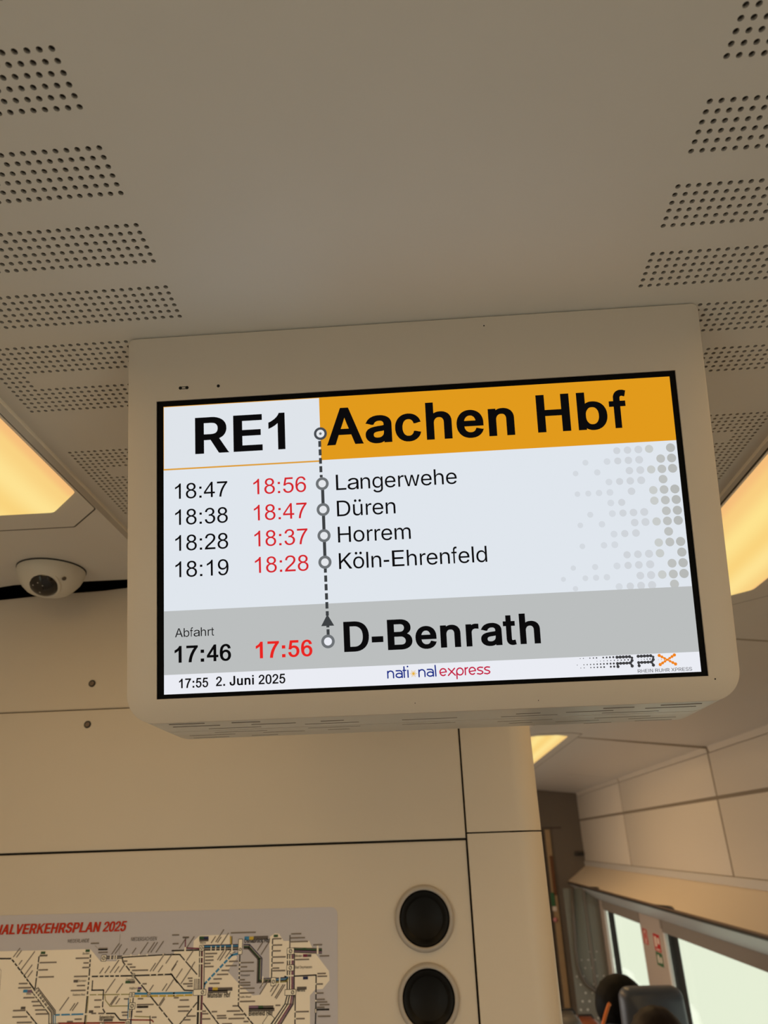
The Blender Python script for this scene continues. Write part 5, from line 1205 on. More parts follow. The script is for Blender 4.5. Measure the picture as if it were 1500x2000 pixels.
# ------------------------------------------------------------------ transit map
MW = Matrix((Vector((1, 0, 0)), Vector((0, 0, 1)), Vector((0, -1, 0)))).transposed().to_4x4()
MW.translation = Vector((0, YW + .0035, 0))
K = {k: mat('map_' + k, S(*v), .55, spec=.3) for k, v in dict(
    paper=(198, 197, 208), land=(250, 243, 231), red=(188, 46, 8), ink=(38, 36, 36), grey=(150, 143, 140), mid=(98, 92, 90), white=(250, 245, 232), navy=(40, 48, 92), blue=(62, 140, 196),
    green=(52, 88, 58), maroon=(120, 40, 74), label=(128, 120, 114), purple=(130, 104, 132), yellow=(208, 182, 70), olive=(150, 146, 82), violet=(90, 70, 120), brick=(150, 52, 40)).items()}
mp = empty('transit_map', (-.52, YW + .004, -.0780), 'regional rail map poster titled VERKEHRSPLAN 2025 on the lower left wall', 'map')
d = Draw()
sheet = round_poly([(-900, -560), (-143.4, -560), (-143.9, -79.3), (-900, -76.6)], [8, 8, 10, 8], 6)
d.poly(sheet, K['paper'], 0)
# thin rim gives the sheet its thickness
pb = d.build('sheet', mp, MW)
sm = pb.modifiers.new('thick', 'SOLIDIFY')
sm.thickness = .0004
sm.offset = -1
d = Draw()
MAP_AREA = [[(-876.5, -121.6), (-645.1, -124.0), (-508.7, -124.2), (-491.2, -139.9), (-468.3, -140.4), (-460.5, -134.0), (-383.2, -133.6), (-383.5, -130.0), (-355.2, -129.9), (-355.4, -117.5), (-347.3, -111.1), (-302.5, -110.7), (-301.6, -126.1), (-243.6, -127.5), (-243.2, -115.1), (-235.7, -110.9), (-229.7, -111.5), (-222.5, -120.7), (-185.2, -121.6), (-178.2, -134.7), (-156.3, -159.4), (-155.4, -170.6), (-165.3, -180.8), (-176.0, -181.3), (-183.1, -188.0), (-182.6, -223.3), (-180.8, -354.4), (-838.6, -358.7)]]
MAP_HOLE = [[(-299.9, -126.1), (-243.2, -127.5), (-241.8, -165.3), (-254.6, -185.9), (-264.6, -186.4), (-285.3, -172.1), (-303.1, -156.2), (-289.7, -140.1)]]
for q in MAP_AREA:
    v, f = fill_polys([q])
    d.tri(v, f, K['land'], .15)
for q in MAP_HOLE:
    v, f = fill_polys([q])
    d.tri(v, f, K['paper'], .22)
d.build('land_area', mp, MW)
d = Draw()
for c, w, hh, q in [('ink', 1.9, 0, [(-731.6, -131.2), (-625.6, -133.6), (-583.6, -172.8)]), ('ink', 1.3, 0.0, [(-588.2, -174.2), (-557.2, -202.6), (-554.7, -217.7)]), ('white', 1.3, 0.01, [(-586.5, -173.3), (-555.5, -201.8), (-552.9, -216.9)]), ('ink', 1.3, 0.02, [(-584.7, -172.5), (-553.8, -201.0), (-551.2, -216.1)]), ('grey', 1.3, 0.03, [(-583.0, -171.7), (-552.1, -200.2), (-549.5, -215.4)]), ('ink', 1.3, 0.04, [(-581.2, -170.9), (-550.3, -199.5), (-547.8, -214.6)]), ('mid', 1.3, 0.05, [(-579.5, -170.1), (-548.6, -198.7), (-546.1, -213.8)]), ('blue', 1.2, 0.08, [(-548.0, -216.5), (-550.1, -203.9)]), ('white', 1.2, 0.08, [(-546.8, -216.5), (-548.9, -203.9)]), ('blue', 1.2, 0.08, [(-545.6, -216.5), (-547.7, -203.9)]), ('ink', 1.8, 0, [(-584.3, -130.5), (-583.0, -171.4)]), ('ink', 1.9, 0, [(-507.4, -129.3), (-505.3, -158.9), (-503.4, -217.3)]), ('olive', 1.0, 0.02, [(-503.0, -180.1), (-501.4, -217.3)]), ('ink', 1.6, 0, [(-499.5, -163.3), (-498.6, -175.3)]), ('ink', 1.9, 0, [(-505.4, -158.5), (-440.3, -158.9), (-384.2, -158.4), (-374.7, -168.8)]), ('ink', 1.1, 0, [(-486.5, -134.0), (-459.7, -134.2)]), ('grey', 1.1, 0, [(-486.3, -135.3), (-459.5, -135.5)]), ('ink', 1.1, 0, [(-486.1, -136.6), (-459.3, -136.8)]), ('ink', 1.5, 0, [(-459.5, -135.8), (-398.6, -134.0), (-372.8, -134.3)]), ('ink', 1.7, 0, [(-459.5, -135.5), (-457.9, -141.3), (-440.4, -158.2), (-414.8, -181.9), (-374.9, -219.7)]), ('ink', 1.7, 0, [(-500.3, -175.3), (-481.6, -175.4), (-480.3, -197.2), (-475.2, -203.5), (-461.7, -203.8), (-453.2, -211.5), (-444.8, -211.9)]), ('olive', 1.2, 0, [(-503.8, -180.8), (-442.7, -181.4)]), ('olive', 1.1, 0, [(-479.2, -180.6), (-477.4, -187.6), (-469.6, -195.0), (-442.7, -195.2)]), ('blue', 2.6, 0, [(-439.4, -180.6), (-414.8, -181.1), (-378.6, -181.3), (-351.7, -181.3)]), ('yellow', 2.2, 0, [(-434.8, -183.7), (-378.3, -184.5), (-351.5, -184.2)]), ('blue', 2.0, 0, [(-549.3, -203.9), (-503.8, -203.7)]), ('brick', 2.0, 0, [(-542.5, -213.9), (-445.2, -214.9)]), ('brick', 1.6, 0, [(-445.7, -211.6), (-407.2, -212.6), (-404.4, -215.1)]), ('blue', 1.5, 0, [(-443.9, -185.5), (-442.0, -210.3)]), ('ink', 1.6, 0, [(-437.1, -185.6), (-436.8, -209.0)]), ('olive', 1.2, 0, [(-441.1, -187.0), (-439.6, -209.0)]), ('olive', 1.2, 0, [(-432.8, -207.8), (-409.3, -208.9)]), ('navy', 1.5, 0, [(-437.8, -200.8), (-436.5, -218.6)]), ('ink', 1.6, 0, [(-591.9, -197.8), (-570.8, -216.1)]), ('ink', 1.4, 0, [(-410.3, -207.5), (-409.0, -219.1)]), ('grey', 0.5, 0, [(-640.7, -145.9), (-638.1, -148.1), (-635.1, -173.2)]), ('ink', 1.9, 0, [(-387.0, -129.2), (-342.4, -129.2)]), ('maroon', 1.8, 0, [(-366.7, -126.3), (-342.6, -127.5)]), ('maroon', 1.6, 0, [(-367.8, -113.6), (-367.1, -127.5)]), ('ink', 1.5, 0.0, [(-345.6, -128.0), (-342.5, -177.8)]), ('white', 1.5, 0.01, [(-344.2, -128.0), (-341.1, -177.9)]), ('ink', 1.5, 0.02, [(-342.9, -128.0), (-339.8, -177.9)]), ('maroon', 1.5, 0.03, [(-341.5, -128.1), (-338.4, -177.9)]), ('white', 1.5, 0.04, [(-340.1, -128.1), (-337.1, -178.0)]), ('mid', 1.5, 0.05, [(-338.7, -128.1), (-335.7, -178.0)]), ('mid', 1.0, 0, [(-349.9, -163.0), (-349.5, -177.7)]), ('mid', 1.0, 0, [(-347.5, -163.0), (-347.2, -177.7)]), ('mid', 1.0, 0, [(-345.2, -163.1), (-344.8, -177.8)]), ('mid', 1.0, 0, [(-342.8, -163.1), (-342.5, -177.8)]), ('ink', 1.6, 0.0, [(-343.5, -183.4), (-341.9, -220.3)]), ('ink', 1.6, 0.01, [(-342.0, -183.4), (-340.4, -220.3)]), ('white', 1.6, 0.02, [(-340.5, -183.4), (-338.9, -220.4)]), ('mid', 1.6, 0.03, [(-339.0, -183.5), (-337.4, -220.4)]), ('maroon', 1.6, 0.04, [(-337.5, -183.5), (-335.9, -220.4)]), ('navy', 1.6, 0.0, [(-342.9, -123.7), (-288.1, -123.9)]), ('blue', 1.6, 0.01, [(-342.7, -125.1), (-288.0, -125.4)]), ('ink', 1.6, 0.02, [(-342.6, -126.6), (-287.9, -126.9)]), ('grey', 1.6, 0.03, [(-342.5, -128.0), (-287.8, -128.3)]), ('ink', 1.6, 0.04, [(-342.4, -129.5), (-287.7, -129.8)]), ('yellow', 1.8, 0, [(-301.2, -113.0), (-299.7, -124.0)]), ('mid', 1.4, 0, [(-299.0, -113.0), (-298.3, -129.1), (-307.5, -140.4)]), ('navy', 1.6, 0.0, [(-281.2, -124.0), (-272.3, -124.2), (-253.5, -141.6), (-253.5, -166.9), (-237.9, -166.3)]), ('grey', 1.6, 0.01, [(-281.1, -125.3), (-272.7, -125.5), (-255.0, -141.8), (-254.9, -168.0), (-237.9, -167.5)]), ('green', 1.6, 0.02, [(-281.1, -126.6), (-273.1, -126.8), (-256.5, -142.1), (-256.4, -169.1), (-237.8, -168.6)]), ('ink', 1.6, 0.03, [(-281.0, -127.9), (-273.5, -128.1), (-258.1, -142.3), (-257.8, -170.2), (-237.8, -169.8)]), ('mid', 1.6, 0.04, [(-280.9, -129.2), (-273.9, -129.4), (-259.6, -142.5), (-259.3, -171.3), (-237.7, -170.9)]), ('navy', 1.5, 0.0, [(-232.1, -166.5), (-217.4, -165.8), (-214.6, -162.4)]), ('blue', 1.5, 0.01, [(-232.0, -168.2), (-217.3, -167.5), (-214.6, -164.0)]), ('ink', 1.5, 0.02, [(-231.9, -169.8), (-217.3, -169.2), (-214.5, -165.7)]), ('olive', 1.5, 0.03, [(-231.9, -171.5), (-217.2, -170.8), (-214.5, -167.4)]), ('blue', 2.8, 0, [(-289.1, -135.1), (-297.5, -136.6), (-334.9, -171.0), (-336.1, -178.0)]), ('mid', 1.0, 0.02, [(-292.7, -132.8), (-301.0, -135.5)]), ('ink', 1.7, 0, [(-286.0, -136.6), (-284.7, -198.3), (-261.2, -221.8)]), ('ink', 1.6, 0, [(-388.3, -133.8), (-374.6, -134.1), (-346.8, -159.5)]), ('ink', 1.7, 0, [(-386.0, -157.2), (-363.8, -178.1), (-351.1, -178.8)]), ('ink', 1.6, 0, [(-238.8, -117.4), (-238.7, -167.5)]), ('mid', 1.6, 0, [(-213.4, -113.6), (-213.3, -131.0)]), ('ink', 1.5, 0.0, [(-216.5, -136.7), (-215.6, -187.4), (-218.6, -197.6), (-238.3, -222.2)]), ('white', 1.5, 0.01, [(-214.8, -136.8), (-214.0, -187.4), (-216.7, -197.6), (-236.0, -222.3)]), ('ink', 1.5, 0.02, [(-213.1, -136.8), (-212.3, -187.4), (-214.7, -197.7), (-233.8, -222.3)]), ('white', 1.5, 0.03, [(-211.4, -136.8), (-210.7, -187.5), (-212.7, -197.7), (-231.5, -222.4)]), ('maroon', 1.5, 0.04, [(-209.7, -136.9), (-209.0, -187.5), (-210.7, -197.8), (-229.2, -222.4)]), ('purple', 1.5, 0.05, [(-208.0, -136.9), (-207.3, -187.6), (-208.7, -197.8), (-226.9, -222.5)]), ('ink', 1.5, 0.06, [(-206.4, -137.0), (-205.7, -187.6), (-206.8, -197.8), (-224.6, -222.5)]), ('ink', 1.6, 0, [(-204.0, -187.6), (-203.7, -222.9)]), ('mid', 1.5, 0.0, [(-207.9, -130.0), (-166.5, -131.7)]), ('green', 1.5, 0.01, [(-207.8, -131.3), (-166.4, -133.1)]), ('ink', 1.5, 0.02, [(-207.8, -132.6), (-166.4, -134.6)]), ('purple', 1.5, 0.03, [(-207.8, -133.9), (-166.4, -136.0)]), ('mid', 1.5, 0.04, [(-207.8, -135.2), (-166.4, -137.5)]), ('ink', 1.7, 0, [(-220.4, -164.8), (-174.6, -163.8), (-174.6, -206.0), (-175.1, -223.4)]), ('ink', 2.2, 0, [(-174.1, -204.9), (-155.7, -205.0)]), ('ink', 1.6, 0, [(-344.1, -192.8), (-368.3, -219.8)]), ('ink', 1.7, 0, [(-335.7, -193.9), (-309.7, -220.9)]), ('grey', 0.5, 0, [(-466.2, -106.0), (-465.7, -120.8), (-464.0, -134.0)]), ('grey', 0.5, 0, [(-502.3, -119.9), (-494.5, -126.0)])]:
    d.stroke(q, w, K[c], .30 + hh, caps=False)
for x0, y0, x1, y1, rot in [(-490.8, -140.3, -482.6, -131.8, 0), (-442.4, -161.1, -437.9, -155.8, 0), (-443.3, -184.8, -435.2, -178.9, 0), (-417.3, -185.1, -412.1, -179.6, 0), (-442.3, -199.5, -432.9, -191.1, 0), (-444.4, -219.1, -437.7, -211.1, 0), (-482.0, -218.4, -474.9, -213.9, 0), (-555.6, -218.1, -539.5, -213.8, 0), (-346.4, -130.7, -338.8, -123.0, 0), (-289.2, -136.4, -282.5, -116.5, 0), (-217.5, -137.9, -206.5, -129.5, 0), (-217.3, -158.2, -206.4, -150.2, 0), (-239.7, -175.9, -231.8, -165.2, 0), (-350.8, -185.0, -331.9, -177.1, 0), (-219.3, -187.6, -202.9, -179.9, 0), (-248.9, -221.9, -233.1, -211.3, 0.9), (-175.9, -209.2, -173.3, -203.3, 0)]:
    cxm, cym, hw, hh = (x0 + x1) / 2, (y0 + y1) / 2, abs(x1 - x0) / 2, abs(y1 - y0) / 2
    c, s = math.cos(rot), math.sin(rot)
    for g, k, lv in ((0.0, 'ink', .50), (-.7, 'white', .56)):
        q = round_poly([(-hw - g * -1 * 0 + g * 0 - hw * 0, -hh), (hw, -hh), (hw, hh), (-hw, hh)], min(hw, hh) * .3, 3) if g == 0 else round_poly([(-hw - g, -hh - g), (hw + g, -hh - g), (hw + g, hh + g), (-hw - g, hh + g)], min(hw, hh) * .2, 3)
        d.poly([(cxm + x * c - y * s, cym + x * s + y * c) for x, y in q], K[k], lv)
    if min(hw, hh) > 2.2 and not rot:
        side = hw - hh if hw > hh * 1.4 else 0
        dy_ = -(hh - hw) * .5 if hh > hw * 1.4 else 0
        rr = min(hw, hh) * .62
        d.disc(cxm + side * .75, cym + dy_, rr, K['ink'], .60, 16)
        d.disc(cxm + side * .75, cym + dy_, rr * .62, K['white'], .64, 16)
        d.stroke([(cxm + side * .75 - rr * .5, cym + dy_ - rr * .4), (cxm + side * .75 + rr * .5, cym + dy_ + rr * .4)], .5, K['ink'], .68)
for x, y, w_, h_, rot in [(-581.5, -175.0, 7.7, 1.6, 0.75), (-578.4, -178.3, 7.7, 1.6, 0.75), (-575.2, -181.7, 7.7, 1.6, 0.75), (-571.1, -185.7, 7.7, 1.6, 0.75), (-567.0, -189.7, 7.7, 1.6, 0.75), (-562.4, -194.2, 7.7, 1.6, 0.75), (-504.5, -158.5, 6.3, 1.9, 0), (-503.7, -163.9, 6.3, 1.9, 0), (-503.4, -169.7, 6.3, 1.9, 0), (-502.9, -175.4, 6.3, 1.9, 0), (-504.1, -181.1, 6.3, 1.9, 0), (-468.1, -135.6, 1.6, 5.3, 0), (-476.8, -135.4, 1.6, 5.3, 0), (-471.5, -135.8, 1.6, 5.3, 0), (-503.8, -203.7, 6.3, 1.9, 0), (-624.7, -133.9, 1.9, 1.9, 0), (-619.7, -139.1, 1.9, 1.9, 0), (-614.9, -143.9, 1.9, 1.9, 0), (-609.5, -149.5, 1.9, 1.9, 0), (-604.2, -154.6, 1.9, 1.9, 0), (-599.0, -159.3, 1.9, 1.9, 0), (-594.2, -164.1, 1.9, 1.9, 0), (-589.7, -169.6, 1.9, 1.9, 0), (-584.6, -130.8, 1.9, 1.9, 0), (-584.4, -139.9, 1.9, 1.9, 0), (-584.1, -148.9, 1.9, 1.9, 0), (-583.8, -157.5, 1.9, 1.9, 0), (-507.3, -130.1, 1.9, 1.9, 0), (-506.9, -136.2, 1.9, 1.9, 0), (-506.6, -141.7, 1.9, 1.9, 0), (-506.1, -147.5, 1.9, 1.9, 0), (-490.8, -158.5, 1.9, 1.9, 0), (-483.1, -158.7, 1.9, 1.9, 0), (-475.3, -158.8, 1.9, 1.9, 0), (-467.6, -158.7, 1.9, 1.9, 0), (-460.0, -158.6, 1.9, 1.9, 0), (-415.2, -158.3, 1.9, 1.9, 0), (-405.5, -158.2, 1.9, 1.9, 0), (-395.3, -158.2, 1.9, 1.9, 0), (-446.8, -133.2, 1.9, 1.9, 0), (-434.8, -133.2, 1.9, 1.9, 0), (-422.7, -133.5, 1.9, 1.9, 0), (-398.6, -133.7, 1.9, 1.9, 0), (-453.0, -145.8, 1.9, 1.9, 0), (-445.3, -153.1, 1.9, 1.9, 0), (-428.0, -169.8, 1.9, 1.9, 0), (-399.7, -196.8, 1.9, 1.9, 0), (-392.3, -203.8, 1.9, 1.9, 0), (-384.9, -210.7, 1.9, 1.9, 0), (-481.2, -188.2, 1.9, 1.9, 0), (-480.3, -197.2, 1.9, 1.9, 0), (-475.2, -203.5, 1.9, 1.9, 0), (-540.0, -203.8, 1.9, 1.9, 0), (-525.3, -203.5, 1.9, 1.9, 0), (-591.8, -198.1, 1.9, 1.9, 0), (-585.0, -204.8, 1.9, 1.9, 0), (-577.4, -211.8, 1.9, 1.9, 0), (-490.2, -180.8, 1.9, 1.9, 0), (-456.2, -181.1, 1.9, 1.9, 0), (-427.2, -183.8, 1.9, 1.9, 0), (-400.2, -184.0, 1.9, 1.9, 0), (-388.4, -184.1, 1.9, 1.9, 0), (-328.8, -128.1, 1.4, 6.7, 0), (-322.0, -128.2, 1.4, 6.7, 0), (-315.1, -128.1, 1.4, 6.7, 0), (-308.3, -128.1, 1.4, 6.7, 0), (-342.6, -138.2, 7.0, 1.6, 0), (-342.0, -146.1, 7.0, 1.6, 0), (-331.0, -167.6, 1.6, 6.0, 0.75), (-326.3, -162.8, 1.6, 6.0, 0.75), (-320.8, -157.2, 1.6, 6.0, 0.75), (-315.2, -151.7, 1.6, 6.0, 0.75), (-309.7, -146.4, 1.6, 6.0, 0.75), (-304.1, -141.2, 1.6, 6.0, 0.75), (-298.0, -129.1, 1.8, 11.6, 0), (-251.2, -169.3, 1.8, 11.6, 0), (-226.9, -170.5, 1.8, 11.6, 0), (-212.1, -144.3, 10.6, 1.8, 0), (-212.1, -163.8, 10.6, 1.8, 0), (-347.3, -163.7, 10.6, 1.8, 0), (-339.9, -203.4, 10.6, 1.8, 0), (-285.4, -146.3, 1.9, 1.9, 0), (-285.5, -151.6, 1.9, 1.9, 0), (-285.7, -156.6, 1.9, 1.9, 0), (-285.6, -161.9, 1.9, 1.9, 0), (-285.6, -167.2, 1.9, 1.9, 0), (-285.7, -172.1, 1.9, 1.9, 0), (-285.5, -177.6, 1.9, 1.9, 0), (-285.4, -183.2, 1.9, 1.9, 0), (-285.3, -188.0, 1.9, 1.9, 0), (-285.0, -192.9, 1.9, 1.9, 0), (-238.9, -125.4, 1.9, 1.9, 0), (-239.0, -132.6, 1.9, 1.9, 0), (-238.9, -140.5, 1.9, 1.9, 0), (-238.8, -147.7, 1.9, 1.9, 0), (-238.9, -153.4, 1.9, 1.9, 0), (-175.0, -174.4, 1.9, 1.9, 0), (-174.8, -185.5, 1.9, 1.9, 0), (-174.7, -194.4, 1.9, 1.9, 0), (-203.6, -206.7, 1.9, 1.9, 0), (-203.4, -214.6, 1.9, 1.9, 0), (-276.8, -206.0, 1.9, 1.9, 0), (-271.6, -210.8, 1.9, 1.9, 0), (-266.5, -215.0, 1.9, 1.9, 0), (-359.4, -208.5, 1.9, 1.9, 0), (-364.0, -213.1, 1.9, 1.9, 0), (-350.2, -199.8, 1.9, 1.9, 0), (-321.4, -207.2, 1.9, 1.9, 0), (-315.2, -213.4, 1.9, 1.9, 0), (-375.9, -183.4, 1.9, 1.9, 0), (-363.3, -183.7, 1.9, 1.9, 0), (-365.6, -142.0, 1.9, 1.9, 0), (-369.5, -170.3, 1.9, 1.9, 0), (-172.7, -132.7, 2.5, 10.9, 0), (-367.0, -128.2, 2.5, 6.3, 0)]:
    c, s = math.cos(rot), math.sin(rot)
    q = [(-w_ / 2, -h_ / 2), (w_ / 2, -h_ / 2), (w_ / 2, h_ / 2), (-w_ / 2, h_ / 2)]
    d.poly([(x + a * c - b * s, y + a * s + b * c) for a, b in q], K['white'], .52)
d.build('rail_network', mp, MW)
d = Draw()
for s, bold, x0, x1, base, cap, c, sh, rot in [('REGIONALVERKEHRSPLAN 2025', 1, -707.9, -459.5, -102.6, 13.0, 'red', 0.14, 0), ('NIEDERLANDE', 0, -544.0, -511.6, -115.6, 4.6, 'mid', 0, 0), ('NIEDERSACHSEN', 0, -449.0, -410.7, -115.6, 4.9, 'mid', 0, 0), ('Osnabrück Hbf', 1, -280.5, -242.4, -121.9, 5.3, 'ink', 0, 0), ('Münster Hbf', 1, -329.5, -296.9, -187.8, 6.3, 'ink', 0, 0), ('Bielefeld Hbf', 1, -269.2, -235.5, -210.2, 6.0, 'ink', 0, 0), ('Bad Oeynhausen', 0, -204.8, -180.5, -155.2, 3.2, 'ink', 0, 0), ('Minden', 0, -205.1, -195.0, -141.3, 3.2, 'ink', 0, 0), ('Herford', 1, -202.0, -190.4, -183.2, 3.5, 'ink', 0, 0), ('Gelsenkirchen', 1, -483.1, -461.8, -209.3, 3.5, 'ink', 0, 0), ('Hbf', 1, -482.7, -477.3, -212.3, 3.2, 'ink', 0, 0), ('Wesel', 0, -594.9, -587.3, -178.9, 2.8, 'ink', 0, 0), ('Dorsten', 0, -520.7, -508.7, -164.7, 2.8, 'ink', 0, 0), ('Borken', 0, -518.9, -509.0, -131.0, 2.8, 'ink', 0, 0), ('Gladbeck West', 0, -526.1, -507.9, -181.5, 2.6, 'ink', 0, 0), ('Haltern', 0, -443.7, -432.4, -175.5, 3.0, 'ink', 0, 0), ('Coesfeld', 0, -450.2, -437.9, -164.6, 2.8, 'ink', 0, 0), ('Bocholt', 0, -583.2, -571.4, -132.0, 3.0, 'ink', 0, 0), ('Warendorf', 0, -283.3, -269.9, -163.0, 2.5, 'ink', 0, 0), ('Halle Westf', 0, -283.1, -266.9, -189.0, 2.5, 'ink', 0, 0), ('Emden', 0, -371.2, -362.6, -114.2, 2.5, 'ink', 0, 0), ('Rheine', 0, -345.6, -337.0, -121.4, 2.5, 'ink', 0, 0)]:
    d.text(s, GB if bold else GR, x0, x1, base, cap, K[c], .72, sh, rot)
    if c == 'red':
        d.text(s, GB, x0 + .45, x1 + .45, base, cap, K[c], .71, sh, rot)
        d.text(s, GB, x0 - .45, x1 - .45, base, cap, K[c], .70, sh, rot)
